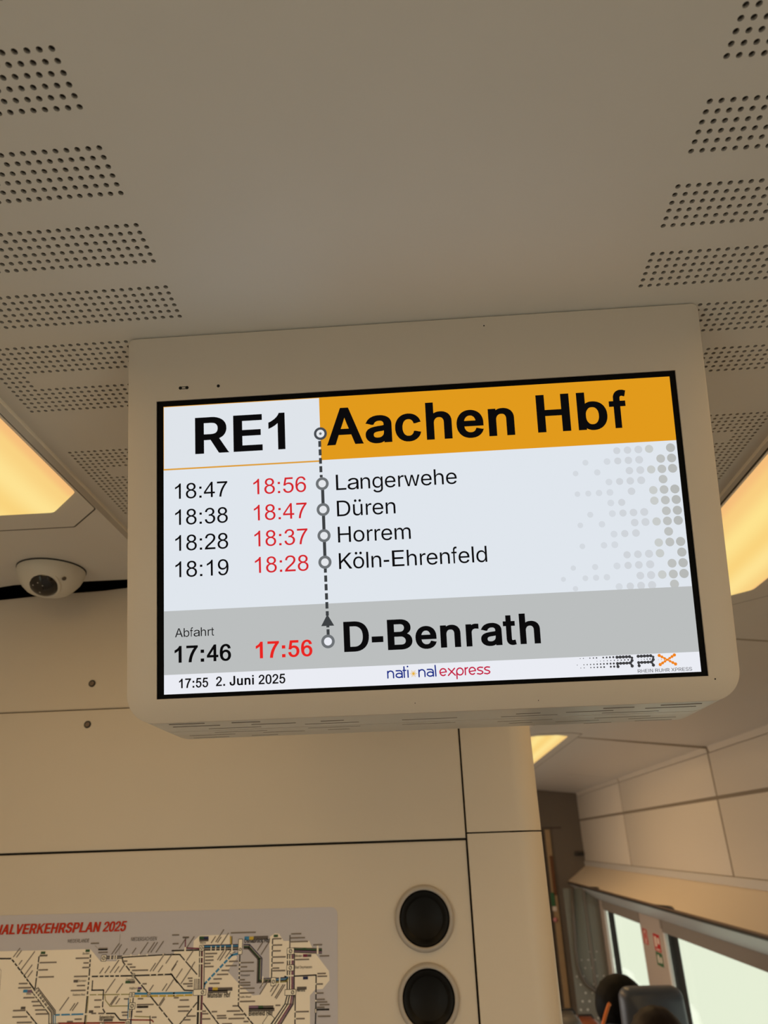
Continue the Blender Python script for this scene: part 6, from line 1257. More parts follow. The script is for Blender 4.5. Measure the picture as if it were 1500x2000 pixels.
for c, x, y, w_, h_, rot in [('label', -622.9, -131.8, 14.1, 1.4, 0.95), ('label', -618.1, -132.2, 10.6, 1.4, 0.95), ('label', -612.8, -141.5, 7.0, 1.4, 0.95), ('label', -608.1, -148.1, 28.2, 1.4, 0.95), ('label', -601.6, -154.7, 15.8, 1.4, 0.95), ('label', -596.7, -157.7, 10.6, 1.4, 0.95), ('label', -475.6, -131.5, 16.7, 1.4, 0.95), ('label', -470.4, -130.9, 14.1, 1.4, 0.95), ('label', -458.2, -131.9, 8.8, 1.4, 0.95), ('label', -445.3, -131.5, 8.8, 1.4, 0.95), ('label', -433.2, -131.8, 17.6, 1.4, 0.95), ('label', -422.2, -130.6, 15.8, 1.4, 0.95), ('label', -417.8, -130.7, 15.8, 1.4, 0.95), ('label', -410.1, -130.8, 17.6, 1.4, 0.95), ('label', -490.4, -155.2, 8.8, 1.4, 0.95), ('label', -482.7, -154.8, 10.6, 1.4, 0.95), ('label', -475.0, -154.6, 19.4, 1.4, 0.95), ('label', -468.2, -154.7, 9.7, 1.4, 0.95), ('label', -461.4, -154.2, 12.3, 1.4, 0.95), ('label', -416.1, -154.0, 12.3, 1.4, 0.95), ('label', -411.9, -153.8, 26.4, 1.4, 0.95), ('label', -404.1, -155.4, 10.6, 1.4, 0.95), ('label', -394.0, -144.9, 14.1, 1.4, 0.95), ('label', -384.6, -154.4, 10.6, 1.4, 0.95), ('label', -478.5, -179.2, 21.1, 1.4, 0.95), ('label', -462.4, -179.3, 14.1, 1.4, 0.95), ('label', -414.4, -177.8, 8.8, 1.4, 0.95), ('label', -395.8, -178.1, 10.6, 1.4, 0.95), ('label', -390.6, -178.9, 17.6, 1.4, 0.95), ('label', -469.8, -193.3, 12.3, 1.4, 0.95), ('label', -468.1, -194.0, 14.1, 1.4, 0.95), ('label', -461.5, -192.8, 8.8, 1.4, 0.95), ('label', -542.5, -198.8, 19.4, 1.4, 0.95), ('label', -527.2, -199.1, 10.6, 1.4, 0.95), ('label', -523.8, -199.4, 12.3, 1.4, 0.95), ('label', -399.0, -195.4, 12.3, 1.4, 0.95), ('label', -397.3, -196.1, 10.6, 1.4, 0.95), ('label', -376.1, -126.5, 15.8, 1.4, 0.95), ('label', -365.0, -126.1, 17.6, 1.4, 0.95), ('label', -329.3, -121.1, 10.6, 1.4, 0.95), ('label', -322.6, -119.8, 19.4, 1.4, 0.95), ('label', -319.9, -120.6, 8.8, 1.4, 0.95), ('label', -315.4, -124.3, 19.4, 1.4, 0.95), ('label', -318.4, -142.3, 14.1, 1.4, 0.95), ('label', -315.0, -143.1, 17.6, 1.4, 0.95), ('label', -260.7, -132.1, 14.1, 1.4, 0.95), ('label', -255.1, -137.3, 19.4, 1.4, 0.95), ('label', -255.3, -178.3, 15.8, 1.4, 0.95), ('label', -254.7, -185.2, 22.9, 1.4, 0.95), ('label', -239.8, -182.7, 10.6, 1.4, 0.95), ('label', -238.0, -187.6, 17.6, 1.4, 0.95), ('label', -232.9, -189.8, 19.4, 1.4, 0.95), ('label', -231.2, -191.2, 21.1, 1.4, 0.95), ('label', -363.6, -142.0, 15.8, 1.4, 0.95), ('label', -377.0, -163.1, 14.1, 1.4, 0.95), ('label', -369.5, -170.3, 26.4, 1.4, 0.95), ('label', -355.3, -149.4, 7.0, 1.4, 0.95), ('label', -384.7, -153.0, 14.1, 1.4, 0.95), ('label', -582.5, -130.8, 10.6, 1.8, 0), ('label', -581.8, -139.7, 25.5, 1.8, 0), ('label', -581.9, -148.7, 14.1, 1.8, 0), ('label', -580.3, -157.6, 22.9, 1.8, 0), ('label', -608.3, -165.0, 13.2, 1.8, 0), ('label', -608.2, -170.2, 19.4, 1.8, 0), ('label', -598.2, -182.4, 16.7, 1.8, 0), ('label', -585.3, -187.3, 13.2, 1.8, 0), ('label', -582.7, -192.2, 15.0, 1.8, 0), ('label', -578.3, -197.4, 15.0, 1.8, 0), ('label', -576.6, -202.3, 19.4, 1.8, 0), ('label', -610.6, -197.5, 18.5, 1.8, 0), ('label', -610.0, -205.1, 22.0, 1.8, 0), ('label', -602.3, -211.8, 22.0, 1.8, 0), ('label', -528.7, -135.4, 20.2, 1.8, 0), ('label', -516.1, -141.5, 7.9, 1.8, 0), ('label', -517.0, -147.2, 10.6, 1.8, 0), ('label', -527.7, -158.0, 20.2, 1.8, 0), ('label', -521.7, -169.3, 12.3, 1.8, 0), ('label', -529.8, -175.1, 22.0, 1.8, 0), ('label', -493.5, -187.3, 10.6, 1.8, 0), ('label', -492.3, -195.6, 8.8, 1.8, 0), ('label', -485.3, -203.3, 8.8, 1.8, 0), ('label', -458.0, -140.6, 7.0, 1.8, 0), ('label', -450.6, -144.7, 7.0, 1.8, 0), ('label', -446.7, -148.3, 8.8, 1.8, 0), ('label', -442.8, -152.4, 23.8, 1.8, 0), ('label', -431.0, -194.1, 24.6, 1.8, 0), ('label', -430.7, -196.8, 16.7, 1.8, 0), ('label', -430.9, -202.3, 8.8, 1.8, 0), ('label', -451.8, -202.6, 9.7, 1.8, 0), ('label', -450.5, -206.1, 7.9, 1.8, 0), ('label', -425.5, -169.1, 6.2, 1.8, 0), ('label', -407.6, -209.3, 7.0, 1.8, 0), ('label', -529.4, -212.1, 8.8, 1.8, 0), ('label', -518.8, -209.5, 10.6, 1.8, 0), ('label', -495.4, -203.1, 7.0, 1.8, 0), ('label', -430.2, -186.9, 7.9, 1.8, 0), ('label', -450.4, -186.8, 7.0, 1.8, 0), ('label', -496.3, -125.2, 14.1, 1.8, 0), ('label', -495.8, -128.9, 14.1, 1.8, 0), ('label', -508.8, -117.1, 12.3, 1.8, 0), ('label', -336.9, -134.0, 17.6, 1.8, 0), ('label', -336.6, -137.9, 12.3, 1.8, 0), ('label', -336.3, -142.2, 12.3, 1.8, 0), ('label', -336.8, -146.2, 8.8, 1.8, 0), ('label', -336.5, -150.1, 13.2, 1.8, 0), ('label', -301.3, -144.4, 13.2, 1.8, 0), ('label', -306.1, -149.7, 16.7, 1.8, 0), ('label', -311.6, -155.3, 11.4, 1.8, 0), ('label', -318.0, -160.1, 16.7, 1.8, 0), ('label', -322.7, -165.4, 12.3, 1.8, 0), ('label', -328.2, -170.7, 15.0, 1.8, 0), ('label', -284.2, -146.4, 19.4, 1.8, 0), ('label', -284.0, -151.6, 9.7, 1.8, 0), ('label', -284.2, -156.9, 20.2, 1.8, 0), ('label', -283.9, -167.2, 7.0, 1.8, 0), ('label', -283.7, -170.7, 15.0, 1.8, 0), ('label', -283.6, -173.8, 15.0, 1.8, 0), ('label', -283.4, -177.7, 21.1, 1.8, 0), ('label', -283.4, -183.2, 21.1, 1.8, 0), ('label', -282.8, -193.2, 22.0, 1.8, 0), ('label', -293.0, -198.2, 7.9, 1.8, 0), ('label', -300.9, -204.2, 19.4, 1.8, 0), ('label', -290.7, -208.4, 15.0, 1.8, 0), ('label', -297.9, -213.0, 22.9, 1.8, 0), ('label', -276.2, -216.8, 7.0, 1.8, 0), ('label', -238.0, -117.7, 12.3, 1.8, 0), ('label', -238.5, -125.7, 14.1, 1.8, 0), ('label', -238.6, -132.9, 12.3, 1.8, 0), ('label', -238.3, -140.5, 19.4, 1.8, 0), ('label', -238.1, -147.7, 16.7, 1.8, 0), ('label', -237.5, -154.1, 9.7, 1.8, 0), ('label', -237.4, -157.3, 18.5, 1.8, 0), ('label', -211.7, -112.2, 15.0, 1.8, 0), ('label', -212.4, -117.3, 21.1, 1.8, 0), ('label', -212.3, -122.1, 25.5, 1.8, 0), ('label', -179.2, -126.8, 13.2, 1.8, 0), ('label', -169.8, -140.7, 14.1, 1.8, 0), ('label', -205.0, -144.4, 20.2, 1.8, 0), ('label', -172.9, -162.1, 12.3, 1.8, 0), ('label', -172.9, -165.4, 14.1, 1.8, 0), ('label', -173.6, -174.7, 8.8, 1.8, 0), ('label', -173.5, -185.5, 9.7, 1.8, 0), ('label', -173.4, -193.0, 11.4, 1.8, 0), ('label', -173.4, -196.1, 15.0, 1.8, 0), ('label', -169.3, -199.3, 14.1, 1.8, 0), ('label', -173.0, -202.3, 10.6, 1.8, 0), ('label', -171.6, -212.8, 17.6, 1.8, 0), ('label', -202.8, -206.8, 18.5, 1.8, 0), ('label', -202.3, -214.9, 12.3, 1.8, 0), ('label', -231.8, -198.7, 7.0, 1.8, 0), ('label', -360.0, -163.7, 7.0, 1.8, 0), ('label', -358.0, -167.0, 5.3, 1.8, 0), ('label', -366.2, -170.4, 14.1, 1.8, 0), ('label', -360.0, -173.3, 7.9, 1.8, 0), ('label', -371.2, -197.7, 16.7, 1.8, 0), ('label', -370.7, -202.8, 15.8, 1.8, 0), ('label', -358.5, -208.9, 14.1, 1.8, 0), ('label', -362.3, -213.2, 10.6, 1.8, 0), ('label', -335.8, -203.5, 5.3, 1.8, 0), ('label', -335.5, -206.6, 8.8, 1.8, 0), ('label', -322.4, -204.4, 7.9, 1.8, 0), ('label', -314.6, -209.3, 13.2, 1.8, 0), ('label', -314.4, -212.1, 14.1, 1.8, 0), ('label', -336.7, -212.7, 13.2, 1.8, 0), ('label', -306.5, -219.0, 14.1, 1.8, 0), ('label', -369.4, -189.8, 13.2, 1.8, 0), ('label', -378.1, -186.8, 7.0, 1.8, 0), ('label', -300.9, -108.8, 37.0, 1.8, 0), ('label', -386.2, -120.5, 8.8, 1.8, 0), ('label', -388.1, -109.4, 10.6, 1.8, 0), ('label', -372.2, -112.7, 9.7, 1.8, 0), ('green', -582.2, -127.3, 6.7, 3.2, 0), ('green', -515.3, -126.2, 6.3, 3.2, 0), ('blue', -600.0, -174.2, 6.3, 3.5, 0), ('purple', -593.6, -174.6, 6.7, 3.5, 0), ('mid', -527.4, -163.7, 6.3, 3.2, 0), ('mid', -599.6, -194.6, 6.7, 3.2, 0), ('grey', -496.5, -124.5, 13.7, 3.2, 0), ('green', -450.8, -166.5, 7.0, 3.2, 0), ('mid', -443.8, -166.6, 7.0, 3.2, 0), ('violet', -431.7, -174.3, 5.6, 2.8, 0), ('green', -432.2, -177.4, 4.6, 2.5, 0), ('mid', -476.6, -211.4, 13.2, 3.2, 0), ('grey', -429.9, -196.9, 15.8, 2.5, 0), ('mid', -499.4, -201.0, 6.3, 3.2, 0), ('green', -347.1, -114.1, 7.0, 3.9, 0), ('navy', -340.2, -114.2, 6.7, 3.9, 0), ('mid', -346.8, -117.0, 13.4, 3.2, 0), ('blue', -280.3, -116.1, 7.0, 4.6, 0), ('yellow', -273.1, -116.3, 6.3, 4.2, 0), ('mid', -266.6, -116.0, 21.1, 4.6, 0), ('violet', -329.4, -177.4, 6.3, 4.6, 0), ('yellow', -323.0, -177.8, 7.7, 4.6, 0), ('mid', -315.5, -178.0, 21.1, 4.2, 0), ('mid', -329.2, -180.6, 28.2, 3.5, 0), ('purple', -269.7, -200.4, 14.1, 4.2, 0), ('green', -256.3, -200.7, 7.0, 4.2, 0), ('mid', -249.4, -200.8, 14.8, 4.2, 0), ('mid', -269.5, -203.4, 36.3, 3.9, 0), ('maroon', -193.8, -139.7, 6.3, 3.5, 0), ('mid', -187.4, -139.8, 5.6, 3.2, 0), ('navy', -193.3, -167.0, 7.0, 3.5, 0), ('mid', -201.7, -179.1, 13.7, 3.5, 0), ('green', -237.3, -114.1, 6.3, 3.2, 0), ('green', -194.3, -131.1, 5.3, 2.5, 0)]:
    cc, s = math.cos(rot), math.sin(rot)
    q = [(0, -h_ / 2), (w_, -h_ / 2), (w_, h_ / 2), (0, h_ / 2)]
    d.poly([(x + a * cc - b * s, y + a * s + b * cc) for a, b in q], K[c], .66)
d.build('lettering', mp, MW)

# ------------------------------------------------------------------ small things along the saloon wall
def sticker(name, y0, y1, z0, z1, base, marks, label, grp):
    d = Draw()
    MS = Matrix((Vector((0, -1, 0)), Vector((0, 0, 1)), Vector((-1, 0, 0)))).transposed().to_4x4()
    MS.translation = Vector((XI - .0006, (y0 + y1) / 2, (z0 + z1) / 2))
    w, h = (y1 - y0) * 500, (z1 - z0) * 500
    d.poly(round_poly([(-w, -h), (w, -h), (w, h), (-w, h)], 6, 3), base, 0)
    for kind, a in marks:
        if kind == 'r':
            d.rect(a[0] * w, a[1] * h, a[2] * w, a[3] * h, a[4], .3)
        else:
            d.ring(a[0] * w, a[1] * h, a[2] * w * .7, a[2] * w, a[3], .3, 20)
    o = d.build(name, None, MS)
    s = o.modifiers.new('thick', 'SOLIDIFY')
    s.thickness = .0004
    s.offset = -1
    return tag(o, label, 'sticker', grp)


RED = mat('sign_red', S(196, 40, 44), .5)
GRN = mat('sign_green', S(58, 112, 76), .5)
WHT = mat('sign_white', S(235, 225, 215), .5)
sticker('warning_sticker', 5.085, 5.185, -.590, -.508, RED, [('o', (0, .1, .62, WHT)), ('r', (-.5, -.85, .5, -.7, WHT))], 'far red sticker on the window pillar', 'pillar stickers')
sticker('warning_sticker', 4.825, 4.955, -.600, -.512, RED, [('r', (-.7, -.5, -.1, .7, WHT)), ('r', (.15, -.1, .75, .6, WHT)), ('r', (-.6, -.85, .6, -.7, WHT))], 'near red sticker above the green one on the window pillar', 'pillar stickers')
sticker('exit_sticker', 4.825, 4.955, -.672, -.604, GRN, [('r', (-.6, -.6, -.05, .6, WHT)), ('r', (.2, -.5, .7, .4, WHT))], 'green sticker below the near red one on the window pillar', 'pillar stickers')
# small dark clips on the ledge rail
for i, y in enumerate((4.05, 5.75)):
    bm = bmesh.new()
    a = [(1.1330, y - .10, -.3190), (1.1330, y + .30, -.3190), (1.1330, y, -.3075), (1.1330, y - .02, -.3075)]
    va = [bm.verts.new(p) for p in a]
    vb = [bm.verts.new((x + .010, yy, z)) for x, yy, z in a]
    bm.faces.new(va)
    bm.faces.new(vb[::-1])
    for k in range(4):
        bm.faces.new((va[k], vb[k], vb[(k + 1) % 4], va[(k + 1) % 4]))
    tag(bm_obj('rail_clip', bm, M['darkrail']), ['nearer dark wedge clip on the ledge rail', 'farther dark wedge clip on the ledge rail'][i], 'clip', 'ledge rail clips')
# small dark coat hook in the far corner
hk = empty('coat_hook', (1.27, 6.88, -.113), 'small black hook in the far upper corner of the saloon', 'hook')
bm = bmesh.new()
bbox(bm, 1.215, 1.296, 6.872, 6.899, -.128, -.098, .005)
bm_obj('plate', bm, M['darkrail'], hk, smooth=True, auto=40)
bm = bmesh.new()
tube(bm, [(1.235, 6.875, -.112), (1.235, 6.850, -.118), (1.235, 6.842, -.105)], .006)
bm_obj('prong', bm, M['darkrail'], hk, smooth=True)

# grey glass screen with printed dots, and its curved dark rail
gs = empty('glass_screen', (1.14, 6.40, FLOOR), 'grey glass screen with pale dots near the far bulkhead', 'glass screen')
bm = bmesh.new()
bbox(bm, 1.005, 1.262, 6.396, 6.404, FLOOR, -.345)
npane = len(bm.faces)
for i in range(5):
    for k in range(14):
        if (i * 7 + k * 5) % 4 == 0 and k > 3:
            continue
        r = .011 - .0005 * k
        x, z = 1.03 + i * .05 + (.02 if k % 2 else 0), -1.45 + k * .052
        if x < 1.25:
            lathe(bm, [(0, .0006), (r, .0006), (r, .0001)], axis_matrix((x, 6.396, z), (0, -1, 0)), 12)
bm.faces.ensure_lookup_table()
for f in bm.faces[npane:]:
    f.material_index = 1
bm_obj('pane', bm, [M['frosted'], mat('pale_print', (0.55, 0.56, 0.52), .6)], gs)
bm = bmesh.new()
tube(bm, [(1.073, 6.375, -.345), (1.060, 6.375, -.55), (1.046, 6.375, -.76), (1.046, 6.375, -.86), (1.062, 6.375, -.93), (1.10, 6.375, -.985), (1.162, 6.375, -1.03), (1.25, 6.375, -1.06)], .013)
bm_obj('grab_rail', bm, mat('taupe_rail', (0.11, 0.095, 0.08), .4), gs, smooth=True)
bm = bmesh.new()
bbox(bm, 1.150, 1.172, 6.385, 6.396, -1.1, -.345, .003)
bm_obj('clamp_strip', bm, mat('taupe_strip', (0.17, 0.15, 0.13), .5), gs)

# notices beside the far door
nb = empty('notice_strip', (1.005, Y1 - .013, -.5), 'narrow wooden strip with brown and green notices by the far door', 'notice')
for nm, x0, x1, z0, z1, k in (('brown_notice', 1.000, 1.026, -.42, -.12, mat('brown_card', (0.16, 0.06, 0.02), .5)), ('green_notice', .972, 1.004, -.50, -.40, GRN), ('white_notice', .976, 1.010, -.535, -.502, WHT)):
    box(nm, x0, x1, Y1 - .018, Y1 - .0125, z0, z1, k, nb)
bm = bmesh.new()
lathe(bm, [(0, .016), (.012, .013), (.018, .004), (.018, 0)], axis_matrix((.990, Y1 - .0125, -.600), (0, -1, 0)), 14)
tag(bm_obj('pink_knob', bm, mat('pink_plastic', (0.65, 0.25, 0.28), .5), smooth=True), 'tiny pink knob beside the far door, below the green notice', 'knob')

# ------------------------------------------------------------------ seats and passengers
def shaped_slab(bm, pts, y_of, th, seg=6):
    """front outline (x, z) given thickness along y with rounded rim"""
    n = len(pts)
    cx_ = sum(p[0] for p in pts) / n
    cz_ = sum(p[1] for p in pts) / n
    loops = []
    for t, ins in ((0, .02), (.15, .006), (.4, 0), (.7, 0), (.9, .006), (1, .02)):
        loops.append([bm.verts.new((cx_ + (x - cx_) * (1 - ins / max(.05, abs(x - cx_) + .02)), y_of(z) + th * (t - .5), cz_ + (z - cz_) * (1 - ins / max(.05, abs(z - cz_) + .02)))) for x, z in pts])
    for A, B in zip(loops, loops[1:]):
        for k in range(n):
            bm.faces.new((A[k], A[(k + 1) % n], B[(k + 1) % n], B[k]))
    bm.faces.new(loops[0])
    bm.faces.new(loops[-1])


def seat(x, y, face, label, ztop=-.47, orange=False):
    """face = -1: sitter looks towards the camera"""
    o = empty('train_seat', (x, y, FLOOR), label, 'seat', 'train seats')
    zt = ztop
    yo = lambda z: y - face * (zt - z) * .10 * -1 * -1
    bm = bmesh.new()
    pts = round_poly([(x - .112, zt - .30), (x + .118, zt - .30), (x + .107, zt), (x - .105, zt)], [.03, .03, .035, .035], 6)
    shaped_slab(bm, pts, lambda z: y, .085)
    bm_obj('headrest', bm, M['seatback'], o, smooth=True, auto=50)
    bm = bmesh.new()
    pts = round_poly([(x - .215, -1.30), (x + .215, -1.30), (x + .205, zt - .27), (x - .205, zt - .27)], .06, 6)
    shaped_slab(bm, pts, lambda z: y + face * .02, .10)
    bm_obj('backrest', bm, M['seatfab'], o, smooth=True, auto=50)
    bm = bmesh.new()
    bbox(bm, x - .22, x + .22, min(y + face * .05, y + face * .50), max(y + face * .05, y + face * .50), -1.38, -1.27, .035, 4)
    bm_obj('cushion', bm, M['seatfab'], o, smooth=True, auto=50)
    bm = bmesh.new()
    bbox(bm, x - .17, x + .17, min(y, y + face * .36), max(y, y + face * .36), -1.44, -1.38, .01)
    bbox(bm, x - .05, x + .05, min(y + face * .08, y + face * .26), max(y + face * .08, y + face * .26), FLOOR, -1.43, .01)
    bm_obj('base', bm, M['metal'], o, smooth=True, auto=40)
    for s in (-1, 1):
        bm = bmesh.new()
        bbox(bm, x + s * .235 - .022, x + s * .235 + .022, min(y + face * .05, y + face * .36), max(y + face * .05, y + face * .36), -1.12, -1.08, .015, 3)
        bm_obj('armrest', bm, M['seatback'], o, smooth=True, auto=40)
    if orange:
        bm = bmesh.new()
        tube(bm, [(x - .074, y - .056, zt + .075), (x - .080, y - .058, zt + .070), (x - .095, y - .062, zt + .045), (x - .112, y - .062, zt + .010), (x - .120, y - .060, zt - .06), (x - .112, y - .045, zt - .12)], .0065, 10)
        h_ = bm_obj('grab_handle', bm, M['orange'], o, smooth=True)
        h_['label'] = 'orange grab handle'
    return o


def person(x, y, ztop, face, hairmat, cloth, label, hair_w=1.0):
    """seated figure; ztop is the crown, face = +1 looks along +y"""
    o = empty('person', (x, y, FLOOR), label, 'person', 'seated passengers')
    hz = ztop - .115                       # head centre
    g = face

    def P(px_, py_, pz_):
        return (x + px_, y + g * py_, pz_)
    sh = hz - .245                         # shoulder height
    hip = max(sh - .42, -1.20)
    V = [P(0, -.02, hip), P(0, -.03, hip + .14), P(0, -.04, sh - .10), P(0, -.03, sh), P(0, -.015, sh + .07), P(0, 0, hz - .06), P(0, .01, hz), P(0, .0, hz + .05)]
    Rr = [(.150, .120), (.135, .105), (.155, .110), (.105, .080), (.055, .055), (.062, .075), (.074, .090), (.068, .080)]
    Ed = [(i, i + 1) for i in range(7)]
    for s in (-1, 1):
        b = len(V)
        V += [P(s * .17, -.03, sh - .03), P(s * .205, .0, sh - .17), P(s * .215, .06, sh - .28), P(s * .17, .20, sh - .30), P(s * .12, .30, sh - .31)]
        Rr += [(.058, .058), (.048, .048), (.040, .040), (.034, .034), (.026, .030)]
        Ed += [(3, b), (b, b + 1), (b + 1, b + 2), (b + 2, b + 3), (b + 3, b + 4)]
        hb = b + 4
        for k in range(5):                 # fingers and thumb
            f0 = len(V)
            off = (k - 1.5) * .014
            L = (.055, .064, .060, .048)[k] if k < 4 else .04
            if k < 4:
                V += [P(s * .115 + off, .345, sh - .315), P(s * .11 + off, .345 + L * .6, sh - .325), P(s * .105 + off, .345 + L, sh - .345)]
            else:
                V += [P(s * .115 - s * .030, .315, sh - .315), P(s * .11 - s * .045, .335, sh - .32), P(s * .105 - s * .050, .355, sh - .33)]
            Rr += [(.009, .009), (.0085, .0085), (.0075, .0075)]
            Ed += [(hb, f0), (f0, f0 + 1), (f0 + 1, f0 + 2)]
        b = len(V)
        V += [P(s * .10, .02, hip - .02), P(s * .12, .40, hip - .01), P(s * .12, .43, hip - .10), P(s * .12, .40, FLOOR + .09), P(s * .12, .43, FLOOR + .045), P(s * .13, .56, FLOOR + .035)]
        Rr += [(.09, .085), (.066, .066), (.058, .058), (.042, .042), (.04, .035), (.035, .028)]
        Ed += [(0, b), (b, b + 1), (b + 1, b + 2), (b + 2, b + 3), (b + 3, b + 4), (b + 4, b + 5)]
    def skin(name, verts, edges, rad, m, scale=1.0, keep=None):
        me = bpy.data.meshes.new('tmp')
        me.from_pydata(verts, edges, [])
        ob = bpy.data.objects.new('tmp', me)
        COL.objects.link(ob)
        md = ob.modifiers.new('s', 'SKIN')
        md.use_smooth_shade = True
        ob.modifiers.new('u', 'SUBSURF').levels = 2
        for i, r in enumerate(rad):
            me.skin_vertices[0].data[i].radius = (r[0] * scale, r[1] * scale)
        me.skin_vertices[0].data[0].use_root = True
        dg = bpy.context.evaluated_depsgraph_get()
        dg.update()
        new = bpy.data.meshes.new_from_object(ob.evaluated_get(dg))
        new.name = name
        bpy.data.objects.remove(ob)
        new.materials.clear()
        new.materials.append(m)
        r_ = bpy.data.objects.new(name, new)
        COL.objects.link(r_)
        set_parent(r_, o)
        return r_
    skin('body', V, Ed, Rr, M['skin'])
    # clothes: the same skeleton without head, hands; a little larger
    cut = [i for i in range(len(V)) if i not in (4, 5, 6, 7) and not (Rr[i][0] < .01) and Rr[i] != (.026, .030)]
    mp_ = {i: k for k, i in enumerate(cut)}
    skin('clothes', [V[i] for i in cut], [(mp_[a], mp_[b]) for a, b in Ed if a in mp_ and b in mp_], [(Rr[i][0] + .010, Rr[i][1] + .010) for i in cut], cloth)
    # hair cap
    bm = bmesh.new()
    bmesh.ops.create_icosphere(bm, subdivisions=4, radius=1)
    hc = Vector(P(0, -.008, hz + .012))
    for v in bm.verts:
        p_ = v.co.copy()
        nz = math.sin(p_.x * 17 + p_.z * 9) * .012 + math.sin(p_.y * 23 + 1) * .010
        v.co = hc + Vector((p_.x * .088 * hair_w, p_.y * .108, p_.z * .105)) * (1 + nz)
    kill = [v for v in bm.verts if (v.co.z - hc.z) < -.035 - .02 and g * (v.co.y - hc.y) > -.02] + [v for v in bm.verts if g * (v.co.y - hc.y) > .055 and v.co.z < hc.z + .045]
    kill += [v for v in bm.verts if v.co.z < hc.z - .092]
    bmesh.ops.delete(bm, geom=list(set(kill)), context='VERTS')
    hr = bm_obj('hair', bm, hairmat, o, smooth=True)
    sd = hr.modifiers.new('thick', 'SOLIDIFY')
    sd.thickness = .012
    # face: eyes, nose, mouth, ears
    for s in (-1, 1):
        bm = bmesh.new()
        bmesh.ops.create_uvsphere(bm, u_segments=12, v_segments=8, radius=.011, matrix=Matrix.Translation(P(s * .031, .086, hz - .002)))
        bm_obj('eye', bm, M['eye'], o, smooth=True)
        bm = bmesh.new()
        bmesh.ops.create_uvsphere(bm, u_segments=14, v_segments=10, radius=1, matrix=Matrix.Translation(P(s * .079, -.005, hz - .012)) @ Matrix.Diagonal((.010, .020, .032, 1)))
        bm_obj('ear', bm, M['skin'], o, smooth=True)
    bm = bmesh.new()
    lathe(bm, [(.017, 0), (.014, .012), (.006, .040), (0, .046)], axis_matrix(P(0, .096, hz - .040), (0, -.08 * g, 1)), 12)
    bm_obj('nose', bm, M['skin'], o, smooth=True)
    bm = bmesh.new()
    bmesh.ops.create_uvsphere(bm, u_segments=12, v_segments=8, radius=1, matrix=Matrix.Translation(P(0, .083, hz - .068)) @ Matrix.Diagonal((.024, .010, .006, 1)))
    bm_obj('mouth', bm, mat('lips', (0.35, 0.12, 0.10), .5), o, smooth=True)
    return o


seat(.726, 3.00, -1, 'slate grey seat with a tall headrest beside the window, facing the camera')
seat(.712, 3.33, 1, 'seat back to back with the slate one, orange handle at its left', ztop=-.64, orange=True)
person(.708, 3.42, -.492, 1, M['hair_black'], M['cloth_dark'], 'person with black hair sitting behind the slate headrest, head showing over it', 1.12)
person(.652, 2.66, -.470, -1, M['hair_brown'], M['cloth_grey'], 'person with dark brown hair in front of the slate headrest, only the crown in view')


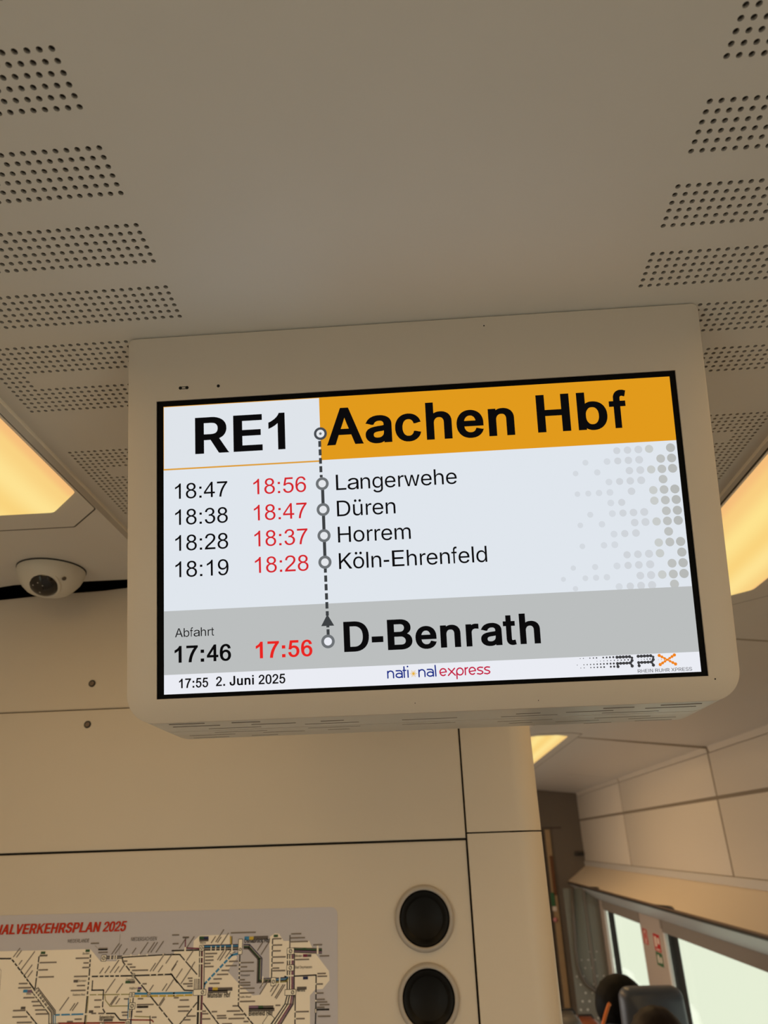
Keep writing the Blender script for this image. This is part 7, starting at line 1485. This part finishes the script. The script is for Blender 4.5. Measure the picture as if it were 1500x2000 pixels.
def suitcase(x, y, ztop, m, label, w=.17, dpt=.12):
    o = empty('suitcase', (x, y, FLOOR), label, 'suitcase', 'suitcases in the aisle')
    bm = bmesh.new()
    bbox(bm, x - w / 2, x + w / 2, y - dpt, y + dpt, FLOOR + .05, ztop - .012, .05, 5)
    sh_ = bm_obj('shell', bm, m, o, smooth=True, auto=50)
    for k in range(3):
        xx = x - w * .25 + k * w * .25
        bm = bmesh.new()
        bbox(bm, xx - .006, xx + .006, y - dpt - .004, y - dpt + .004, FLOOR + .12, ztop - .09, .002)
        bm_obj('rib', bm, m, sh_)
    bm = bmesh.new()
    tube(bm, [(x - .045, y, ztop - .02), (x - .035, y, ztop), (x + .035, y, ztop), (x + .045, y, ztop - .02)], .006)
    bm_obj('handle', bm, M['blackrub'], o, smooth=True)
    for sx in (-1, 1):
        for sy in (-1, 1):
            bm = bmesh.new()
            lathe(bm, [(0, .012), (.024, .012), (.024, -.012), (0, -.012)], axis_matrix((x + sx * w * .32, y + sy * dpt * .6, FLOOR + .024), (1, 0, 0)), 16)
            bbox(bm, x + sx * w * .32 - .008, x + sx * w * .32 + .008, y + sy * dpt * .6 - .012, y + sy * dpt * .6 + .012, FLOOR + .03, FLOOR + .056)
            bm_obj('wheel', bm, M['blackrub'], o)


suitcase(.632, 4.40, -.780, mat('grey_shell', (0.09, 0.085, 0.08), .4), 'grey suitcase beside the corner post, its rounded top just in view', .13)
suitcase(.825, 5.00, -.915, mat('chestnut_shell', (0.22, 0.06, 0.02), .4), 'chestnut suitcase beyond the grey one, left of the orange handle', .15)

# ------------------------------------------------------------------ outside: overexposed bank and bushes
def bank():
    bm = bmesh.new()
    n, m_ = 60, 6
    rows = []
    for j in range(m_):
        row = []
        for i in range(n):
            y = 9 + i * .42
            top = -4.0 - .22 * max(0, 21 - y) + .10 * math.sin(y * .9) + .09 * math.sin(y * 2.3 + 1) + .05 * math.sin(y * 5.1)
            t = j / (m_ - 1)
            row.append(bm.verts.new((5.7 + .3 * t + .10 * math.sin(y * 3 + t * 5), y, -8.5 + (top + 8.5) * t)))
        rows.append(row)
    for j in range(m_ - 1):
        for i in range(n - 1):
            bm.faces.new((rows[j][i], rows[j][i + 1], rows[j + 1][i + 1], rows[j + 1][i]))
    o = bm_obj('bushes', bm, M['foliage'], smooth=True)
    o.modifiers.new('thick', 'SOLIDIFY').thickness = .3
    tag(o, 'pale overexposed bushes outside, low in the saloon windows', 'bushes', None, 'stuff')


bank()

# ------------------------------------------------------------------ tidy origins: put each simple mesh's origin at its own base
for o in list(bpy.data.objects):
    if o.type == 'MESH' and not o.children and o.data.users == 1:
        n = len(o.data.vertices)
        if not n:
            continue
        co = [v.co for v in o.data.vertices]
        lo = Vector((min(c.x for c in co), min(c.y for c in co), min(c.z for c in co)))
        hi = Vector((max(c.x for c in co), max(c.y for c in co), max(c.z for c in co)))
        c = Vector(((lo.x + hi.x) / 2, (lo.y + hi.y) / 2, lo.z))
        o.data.transform(Matrix.Translation(-c))
        o.location = c
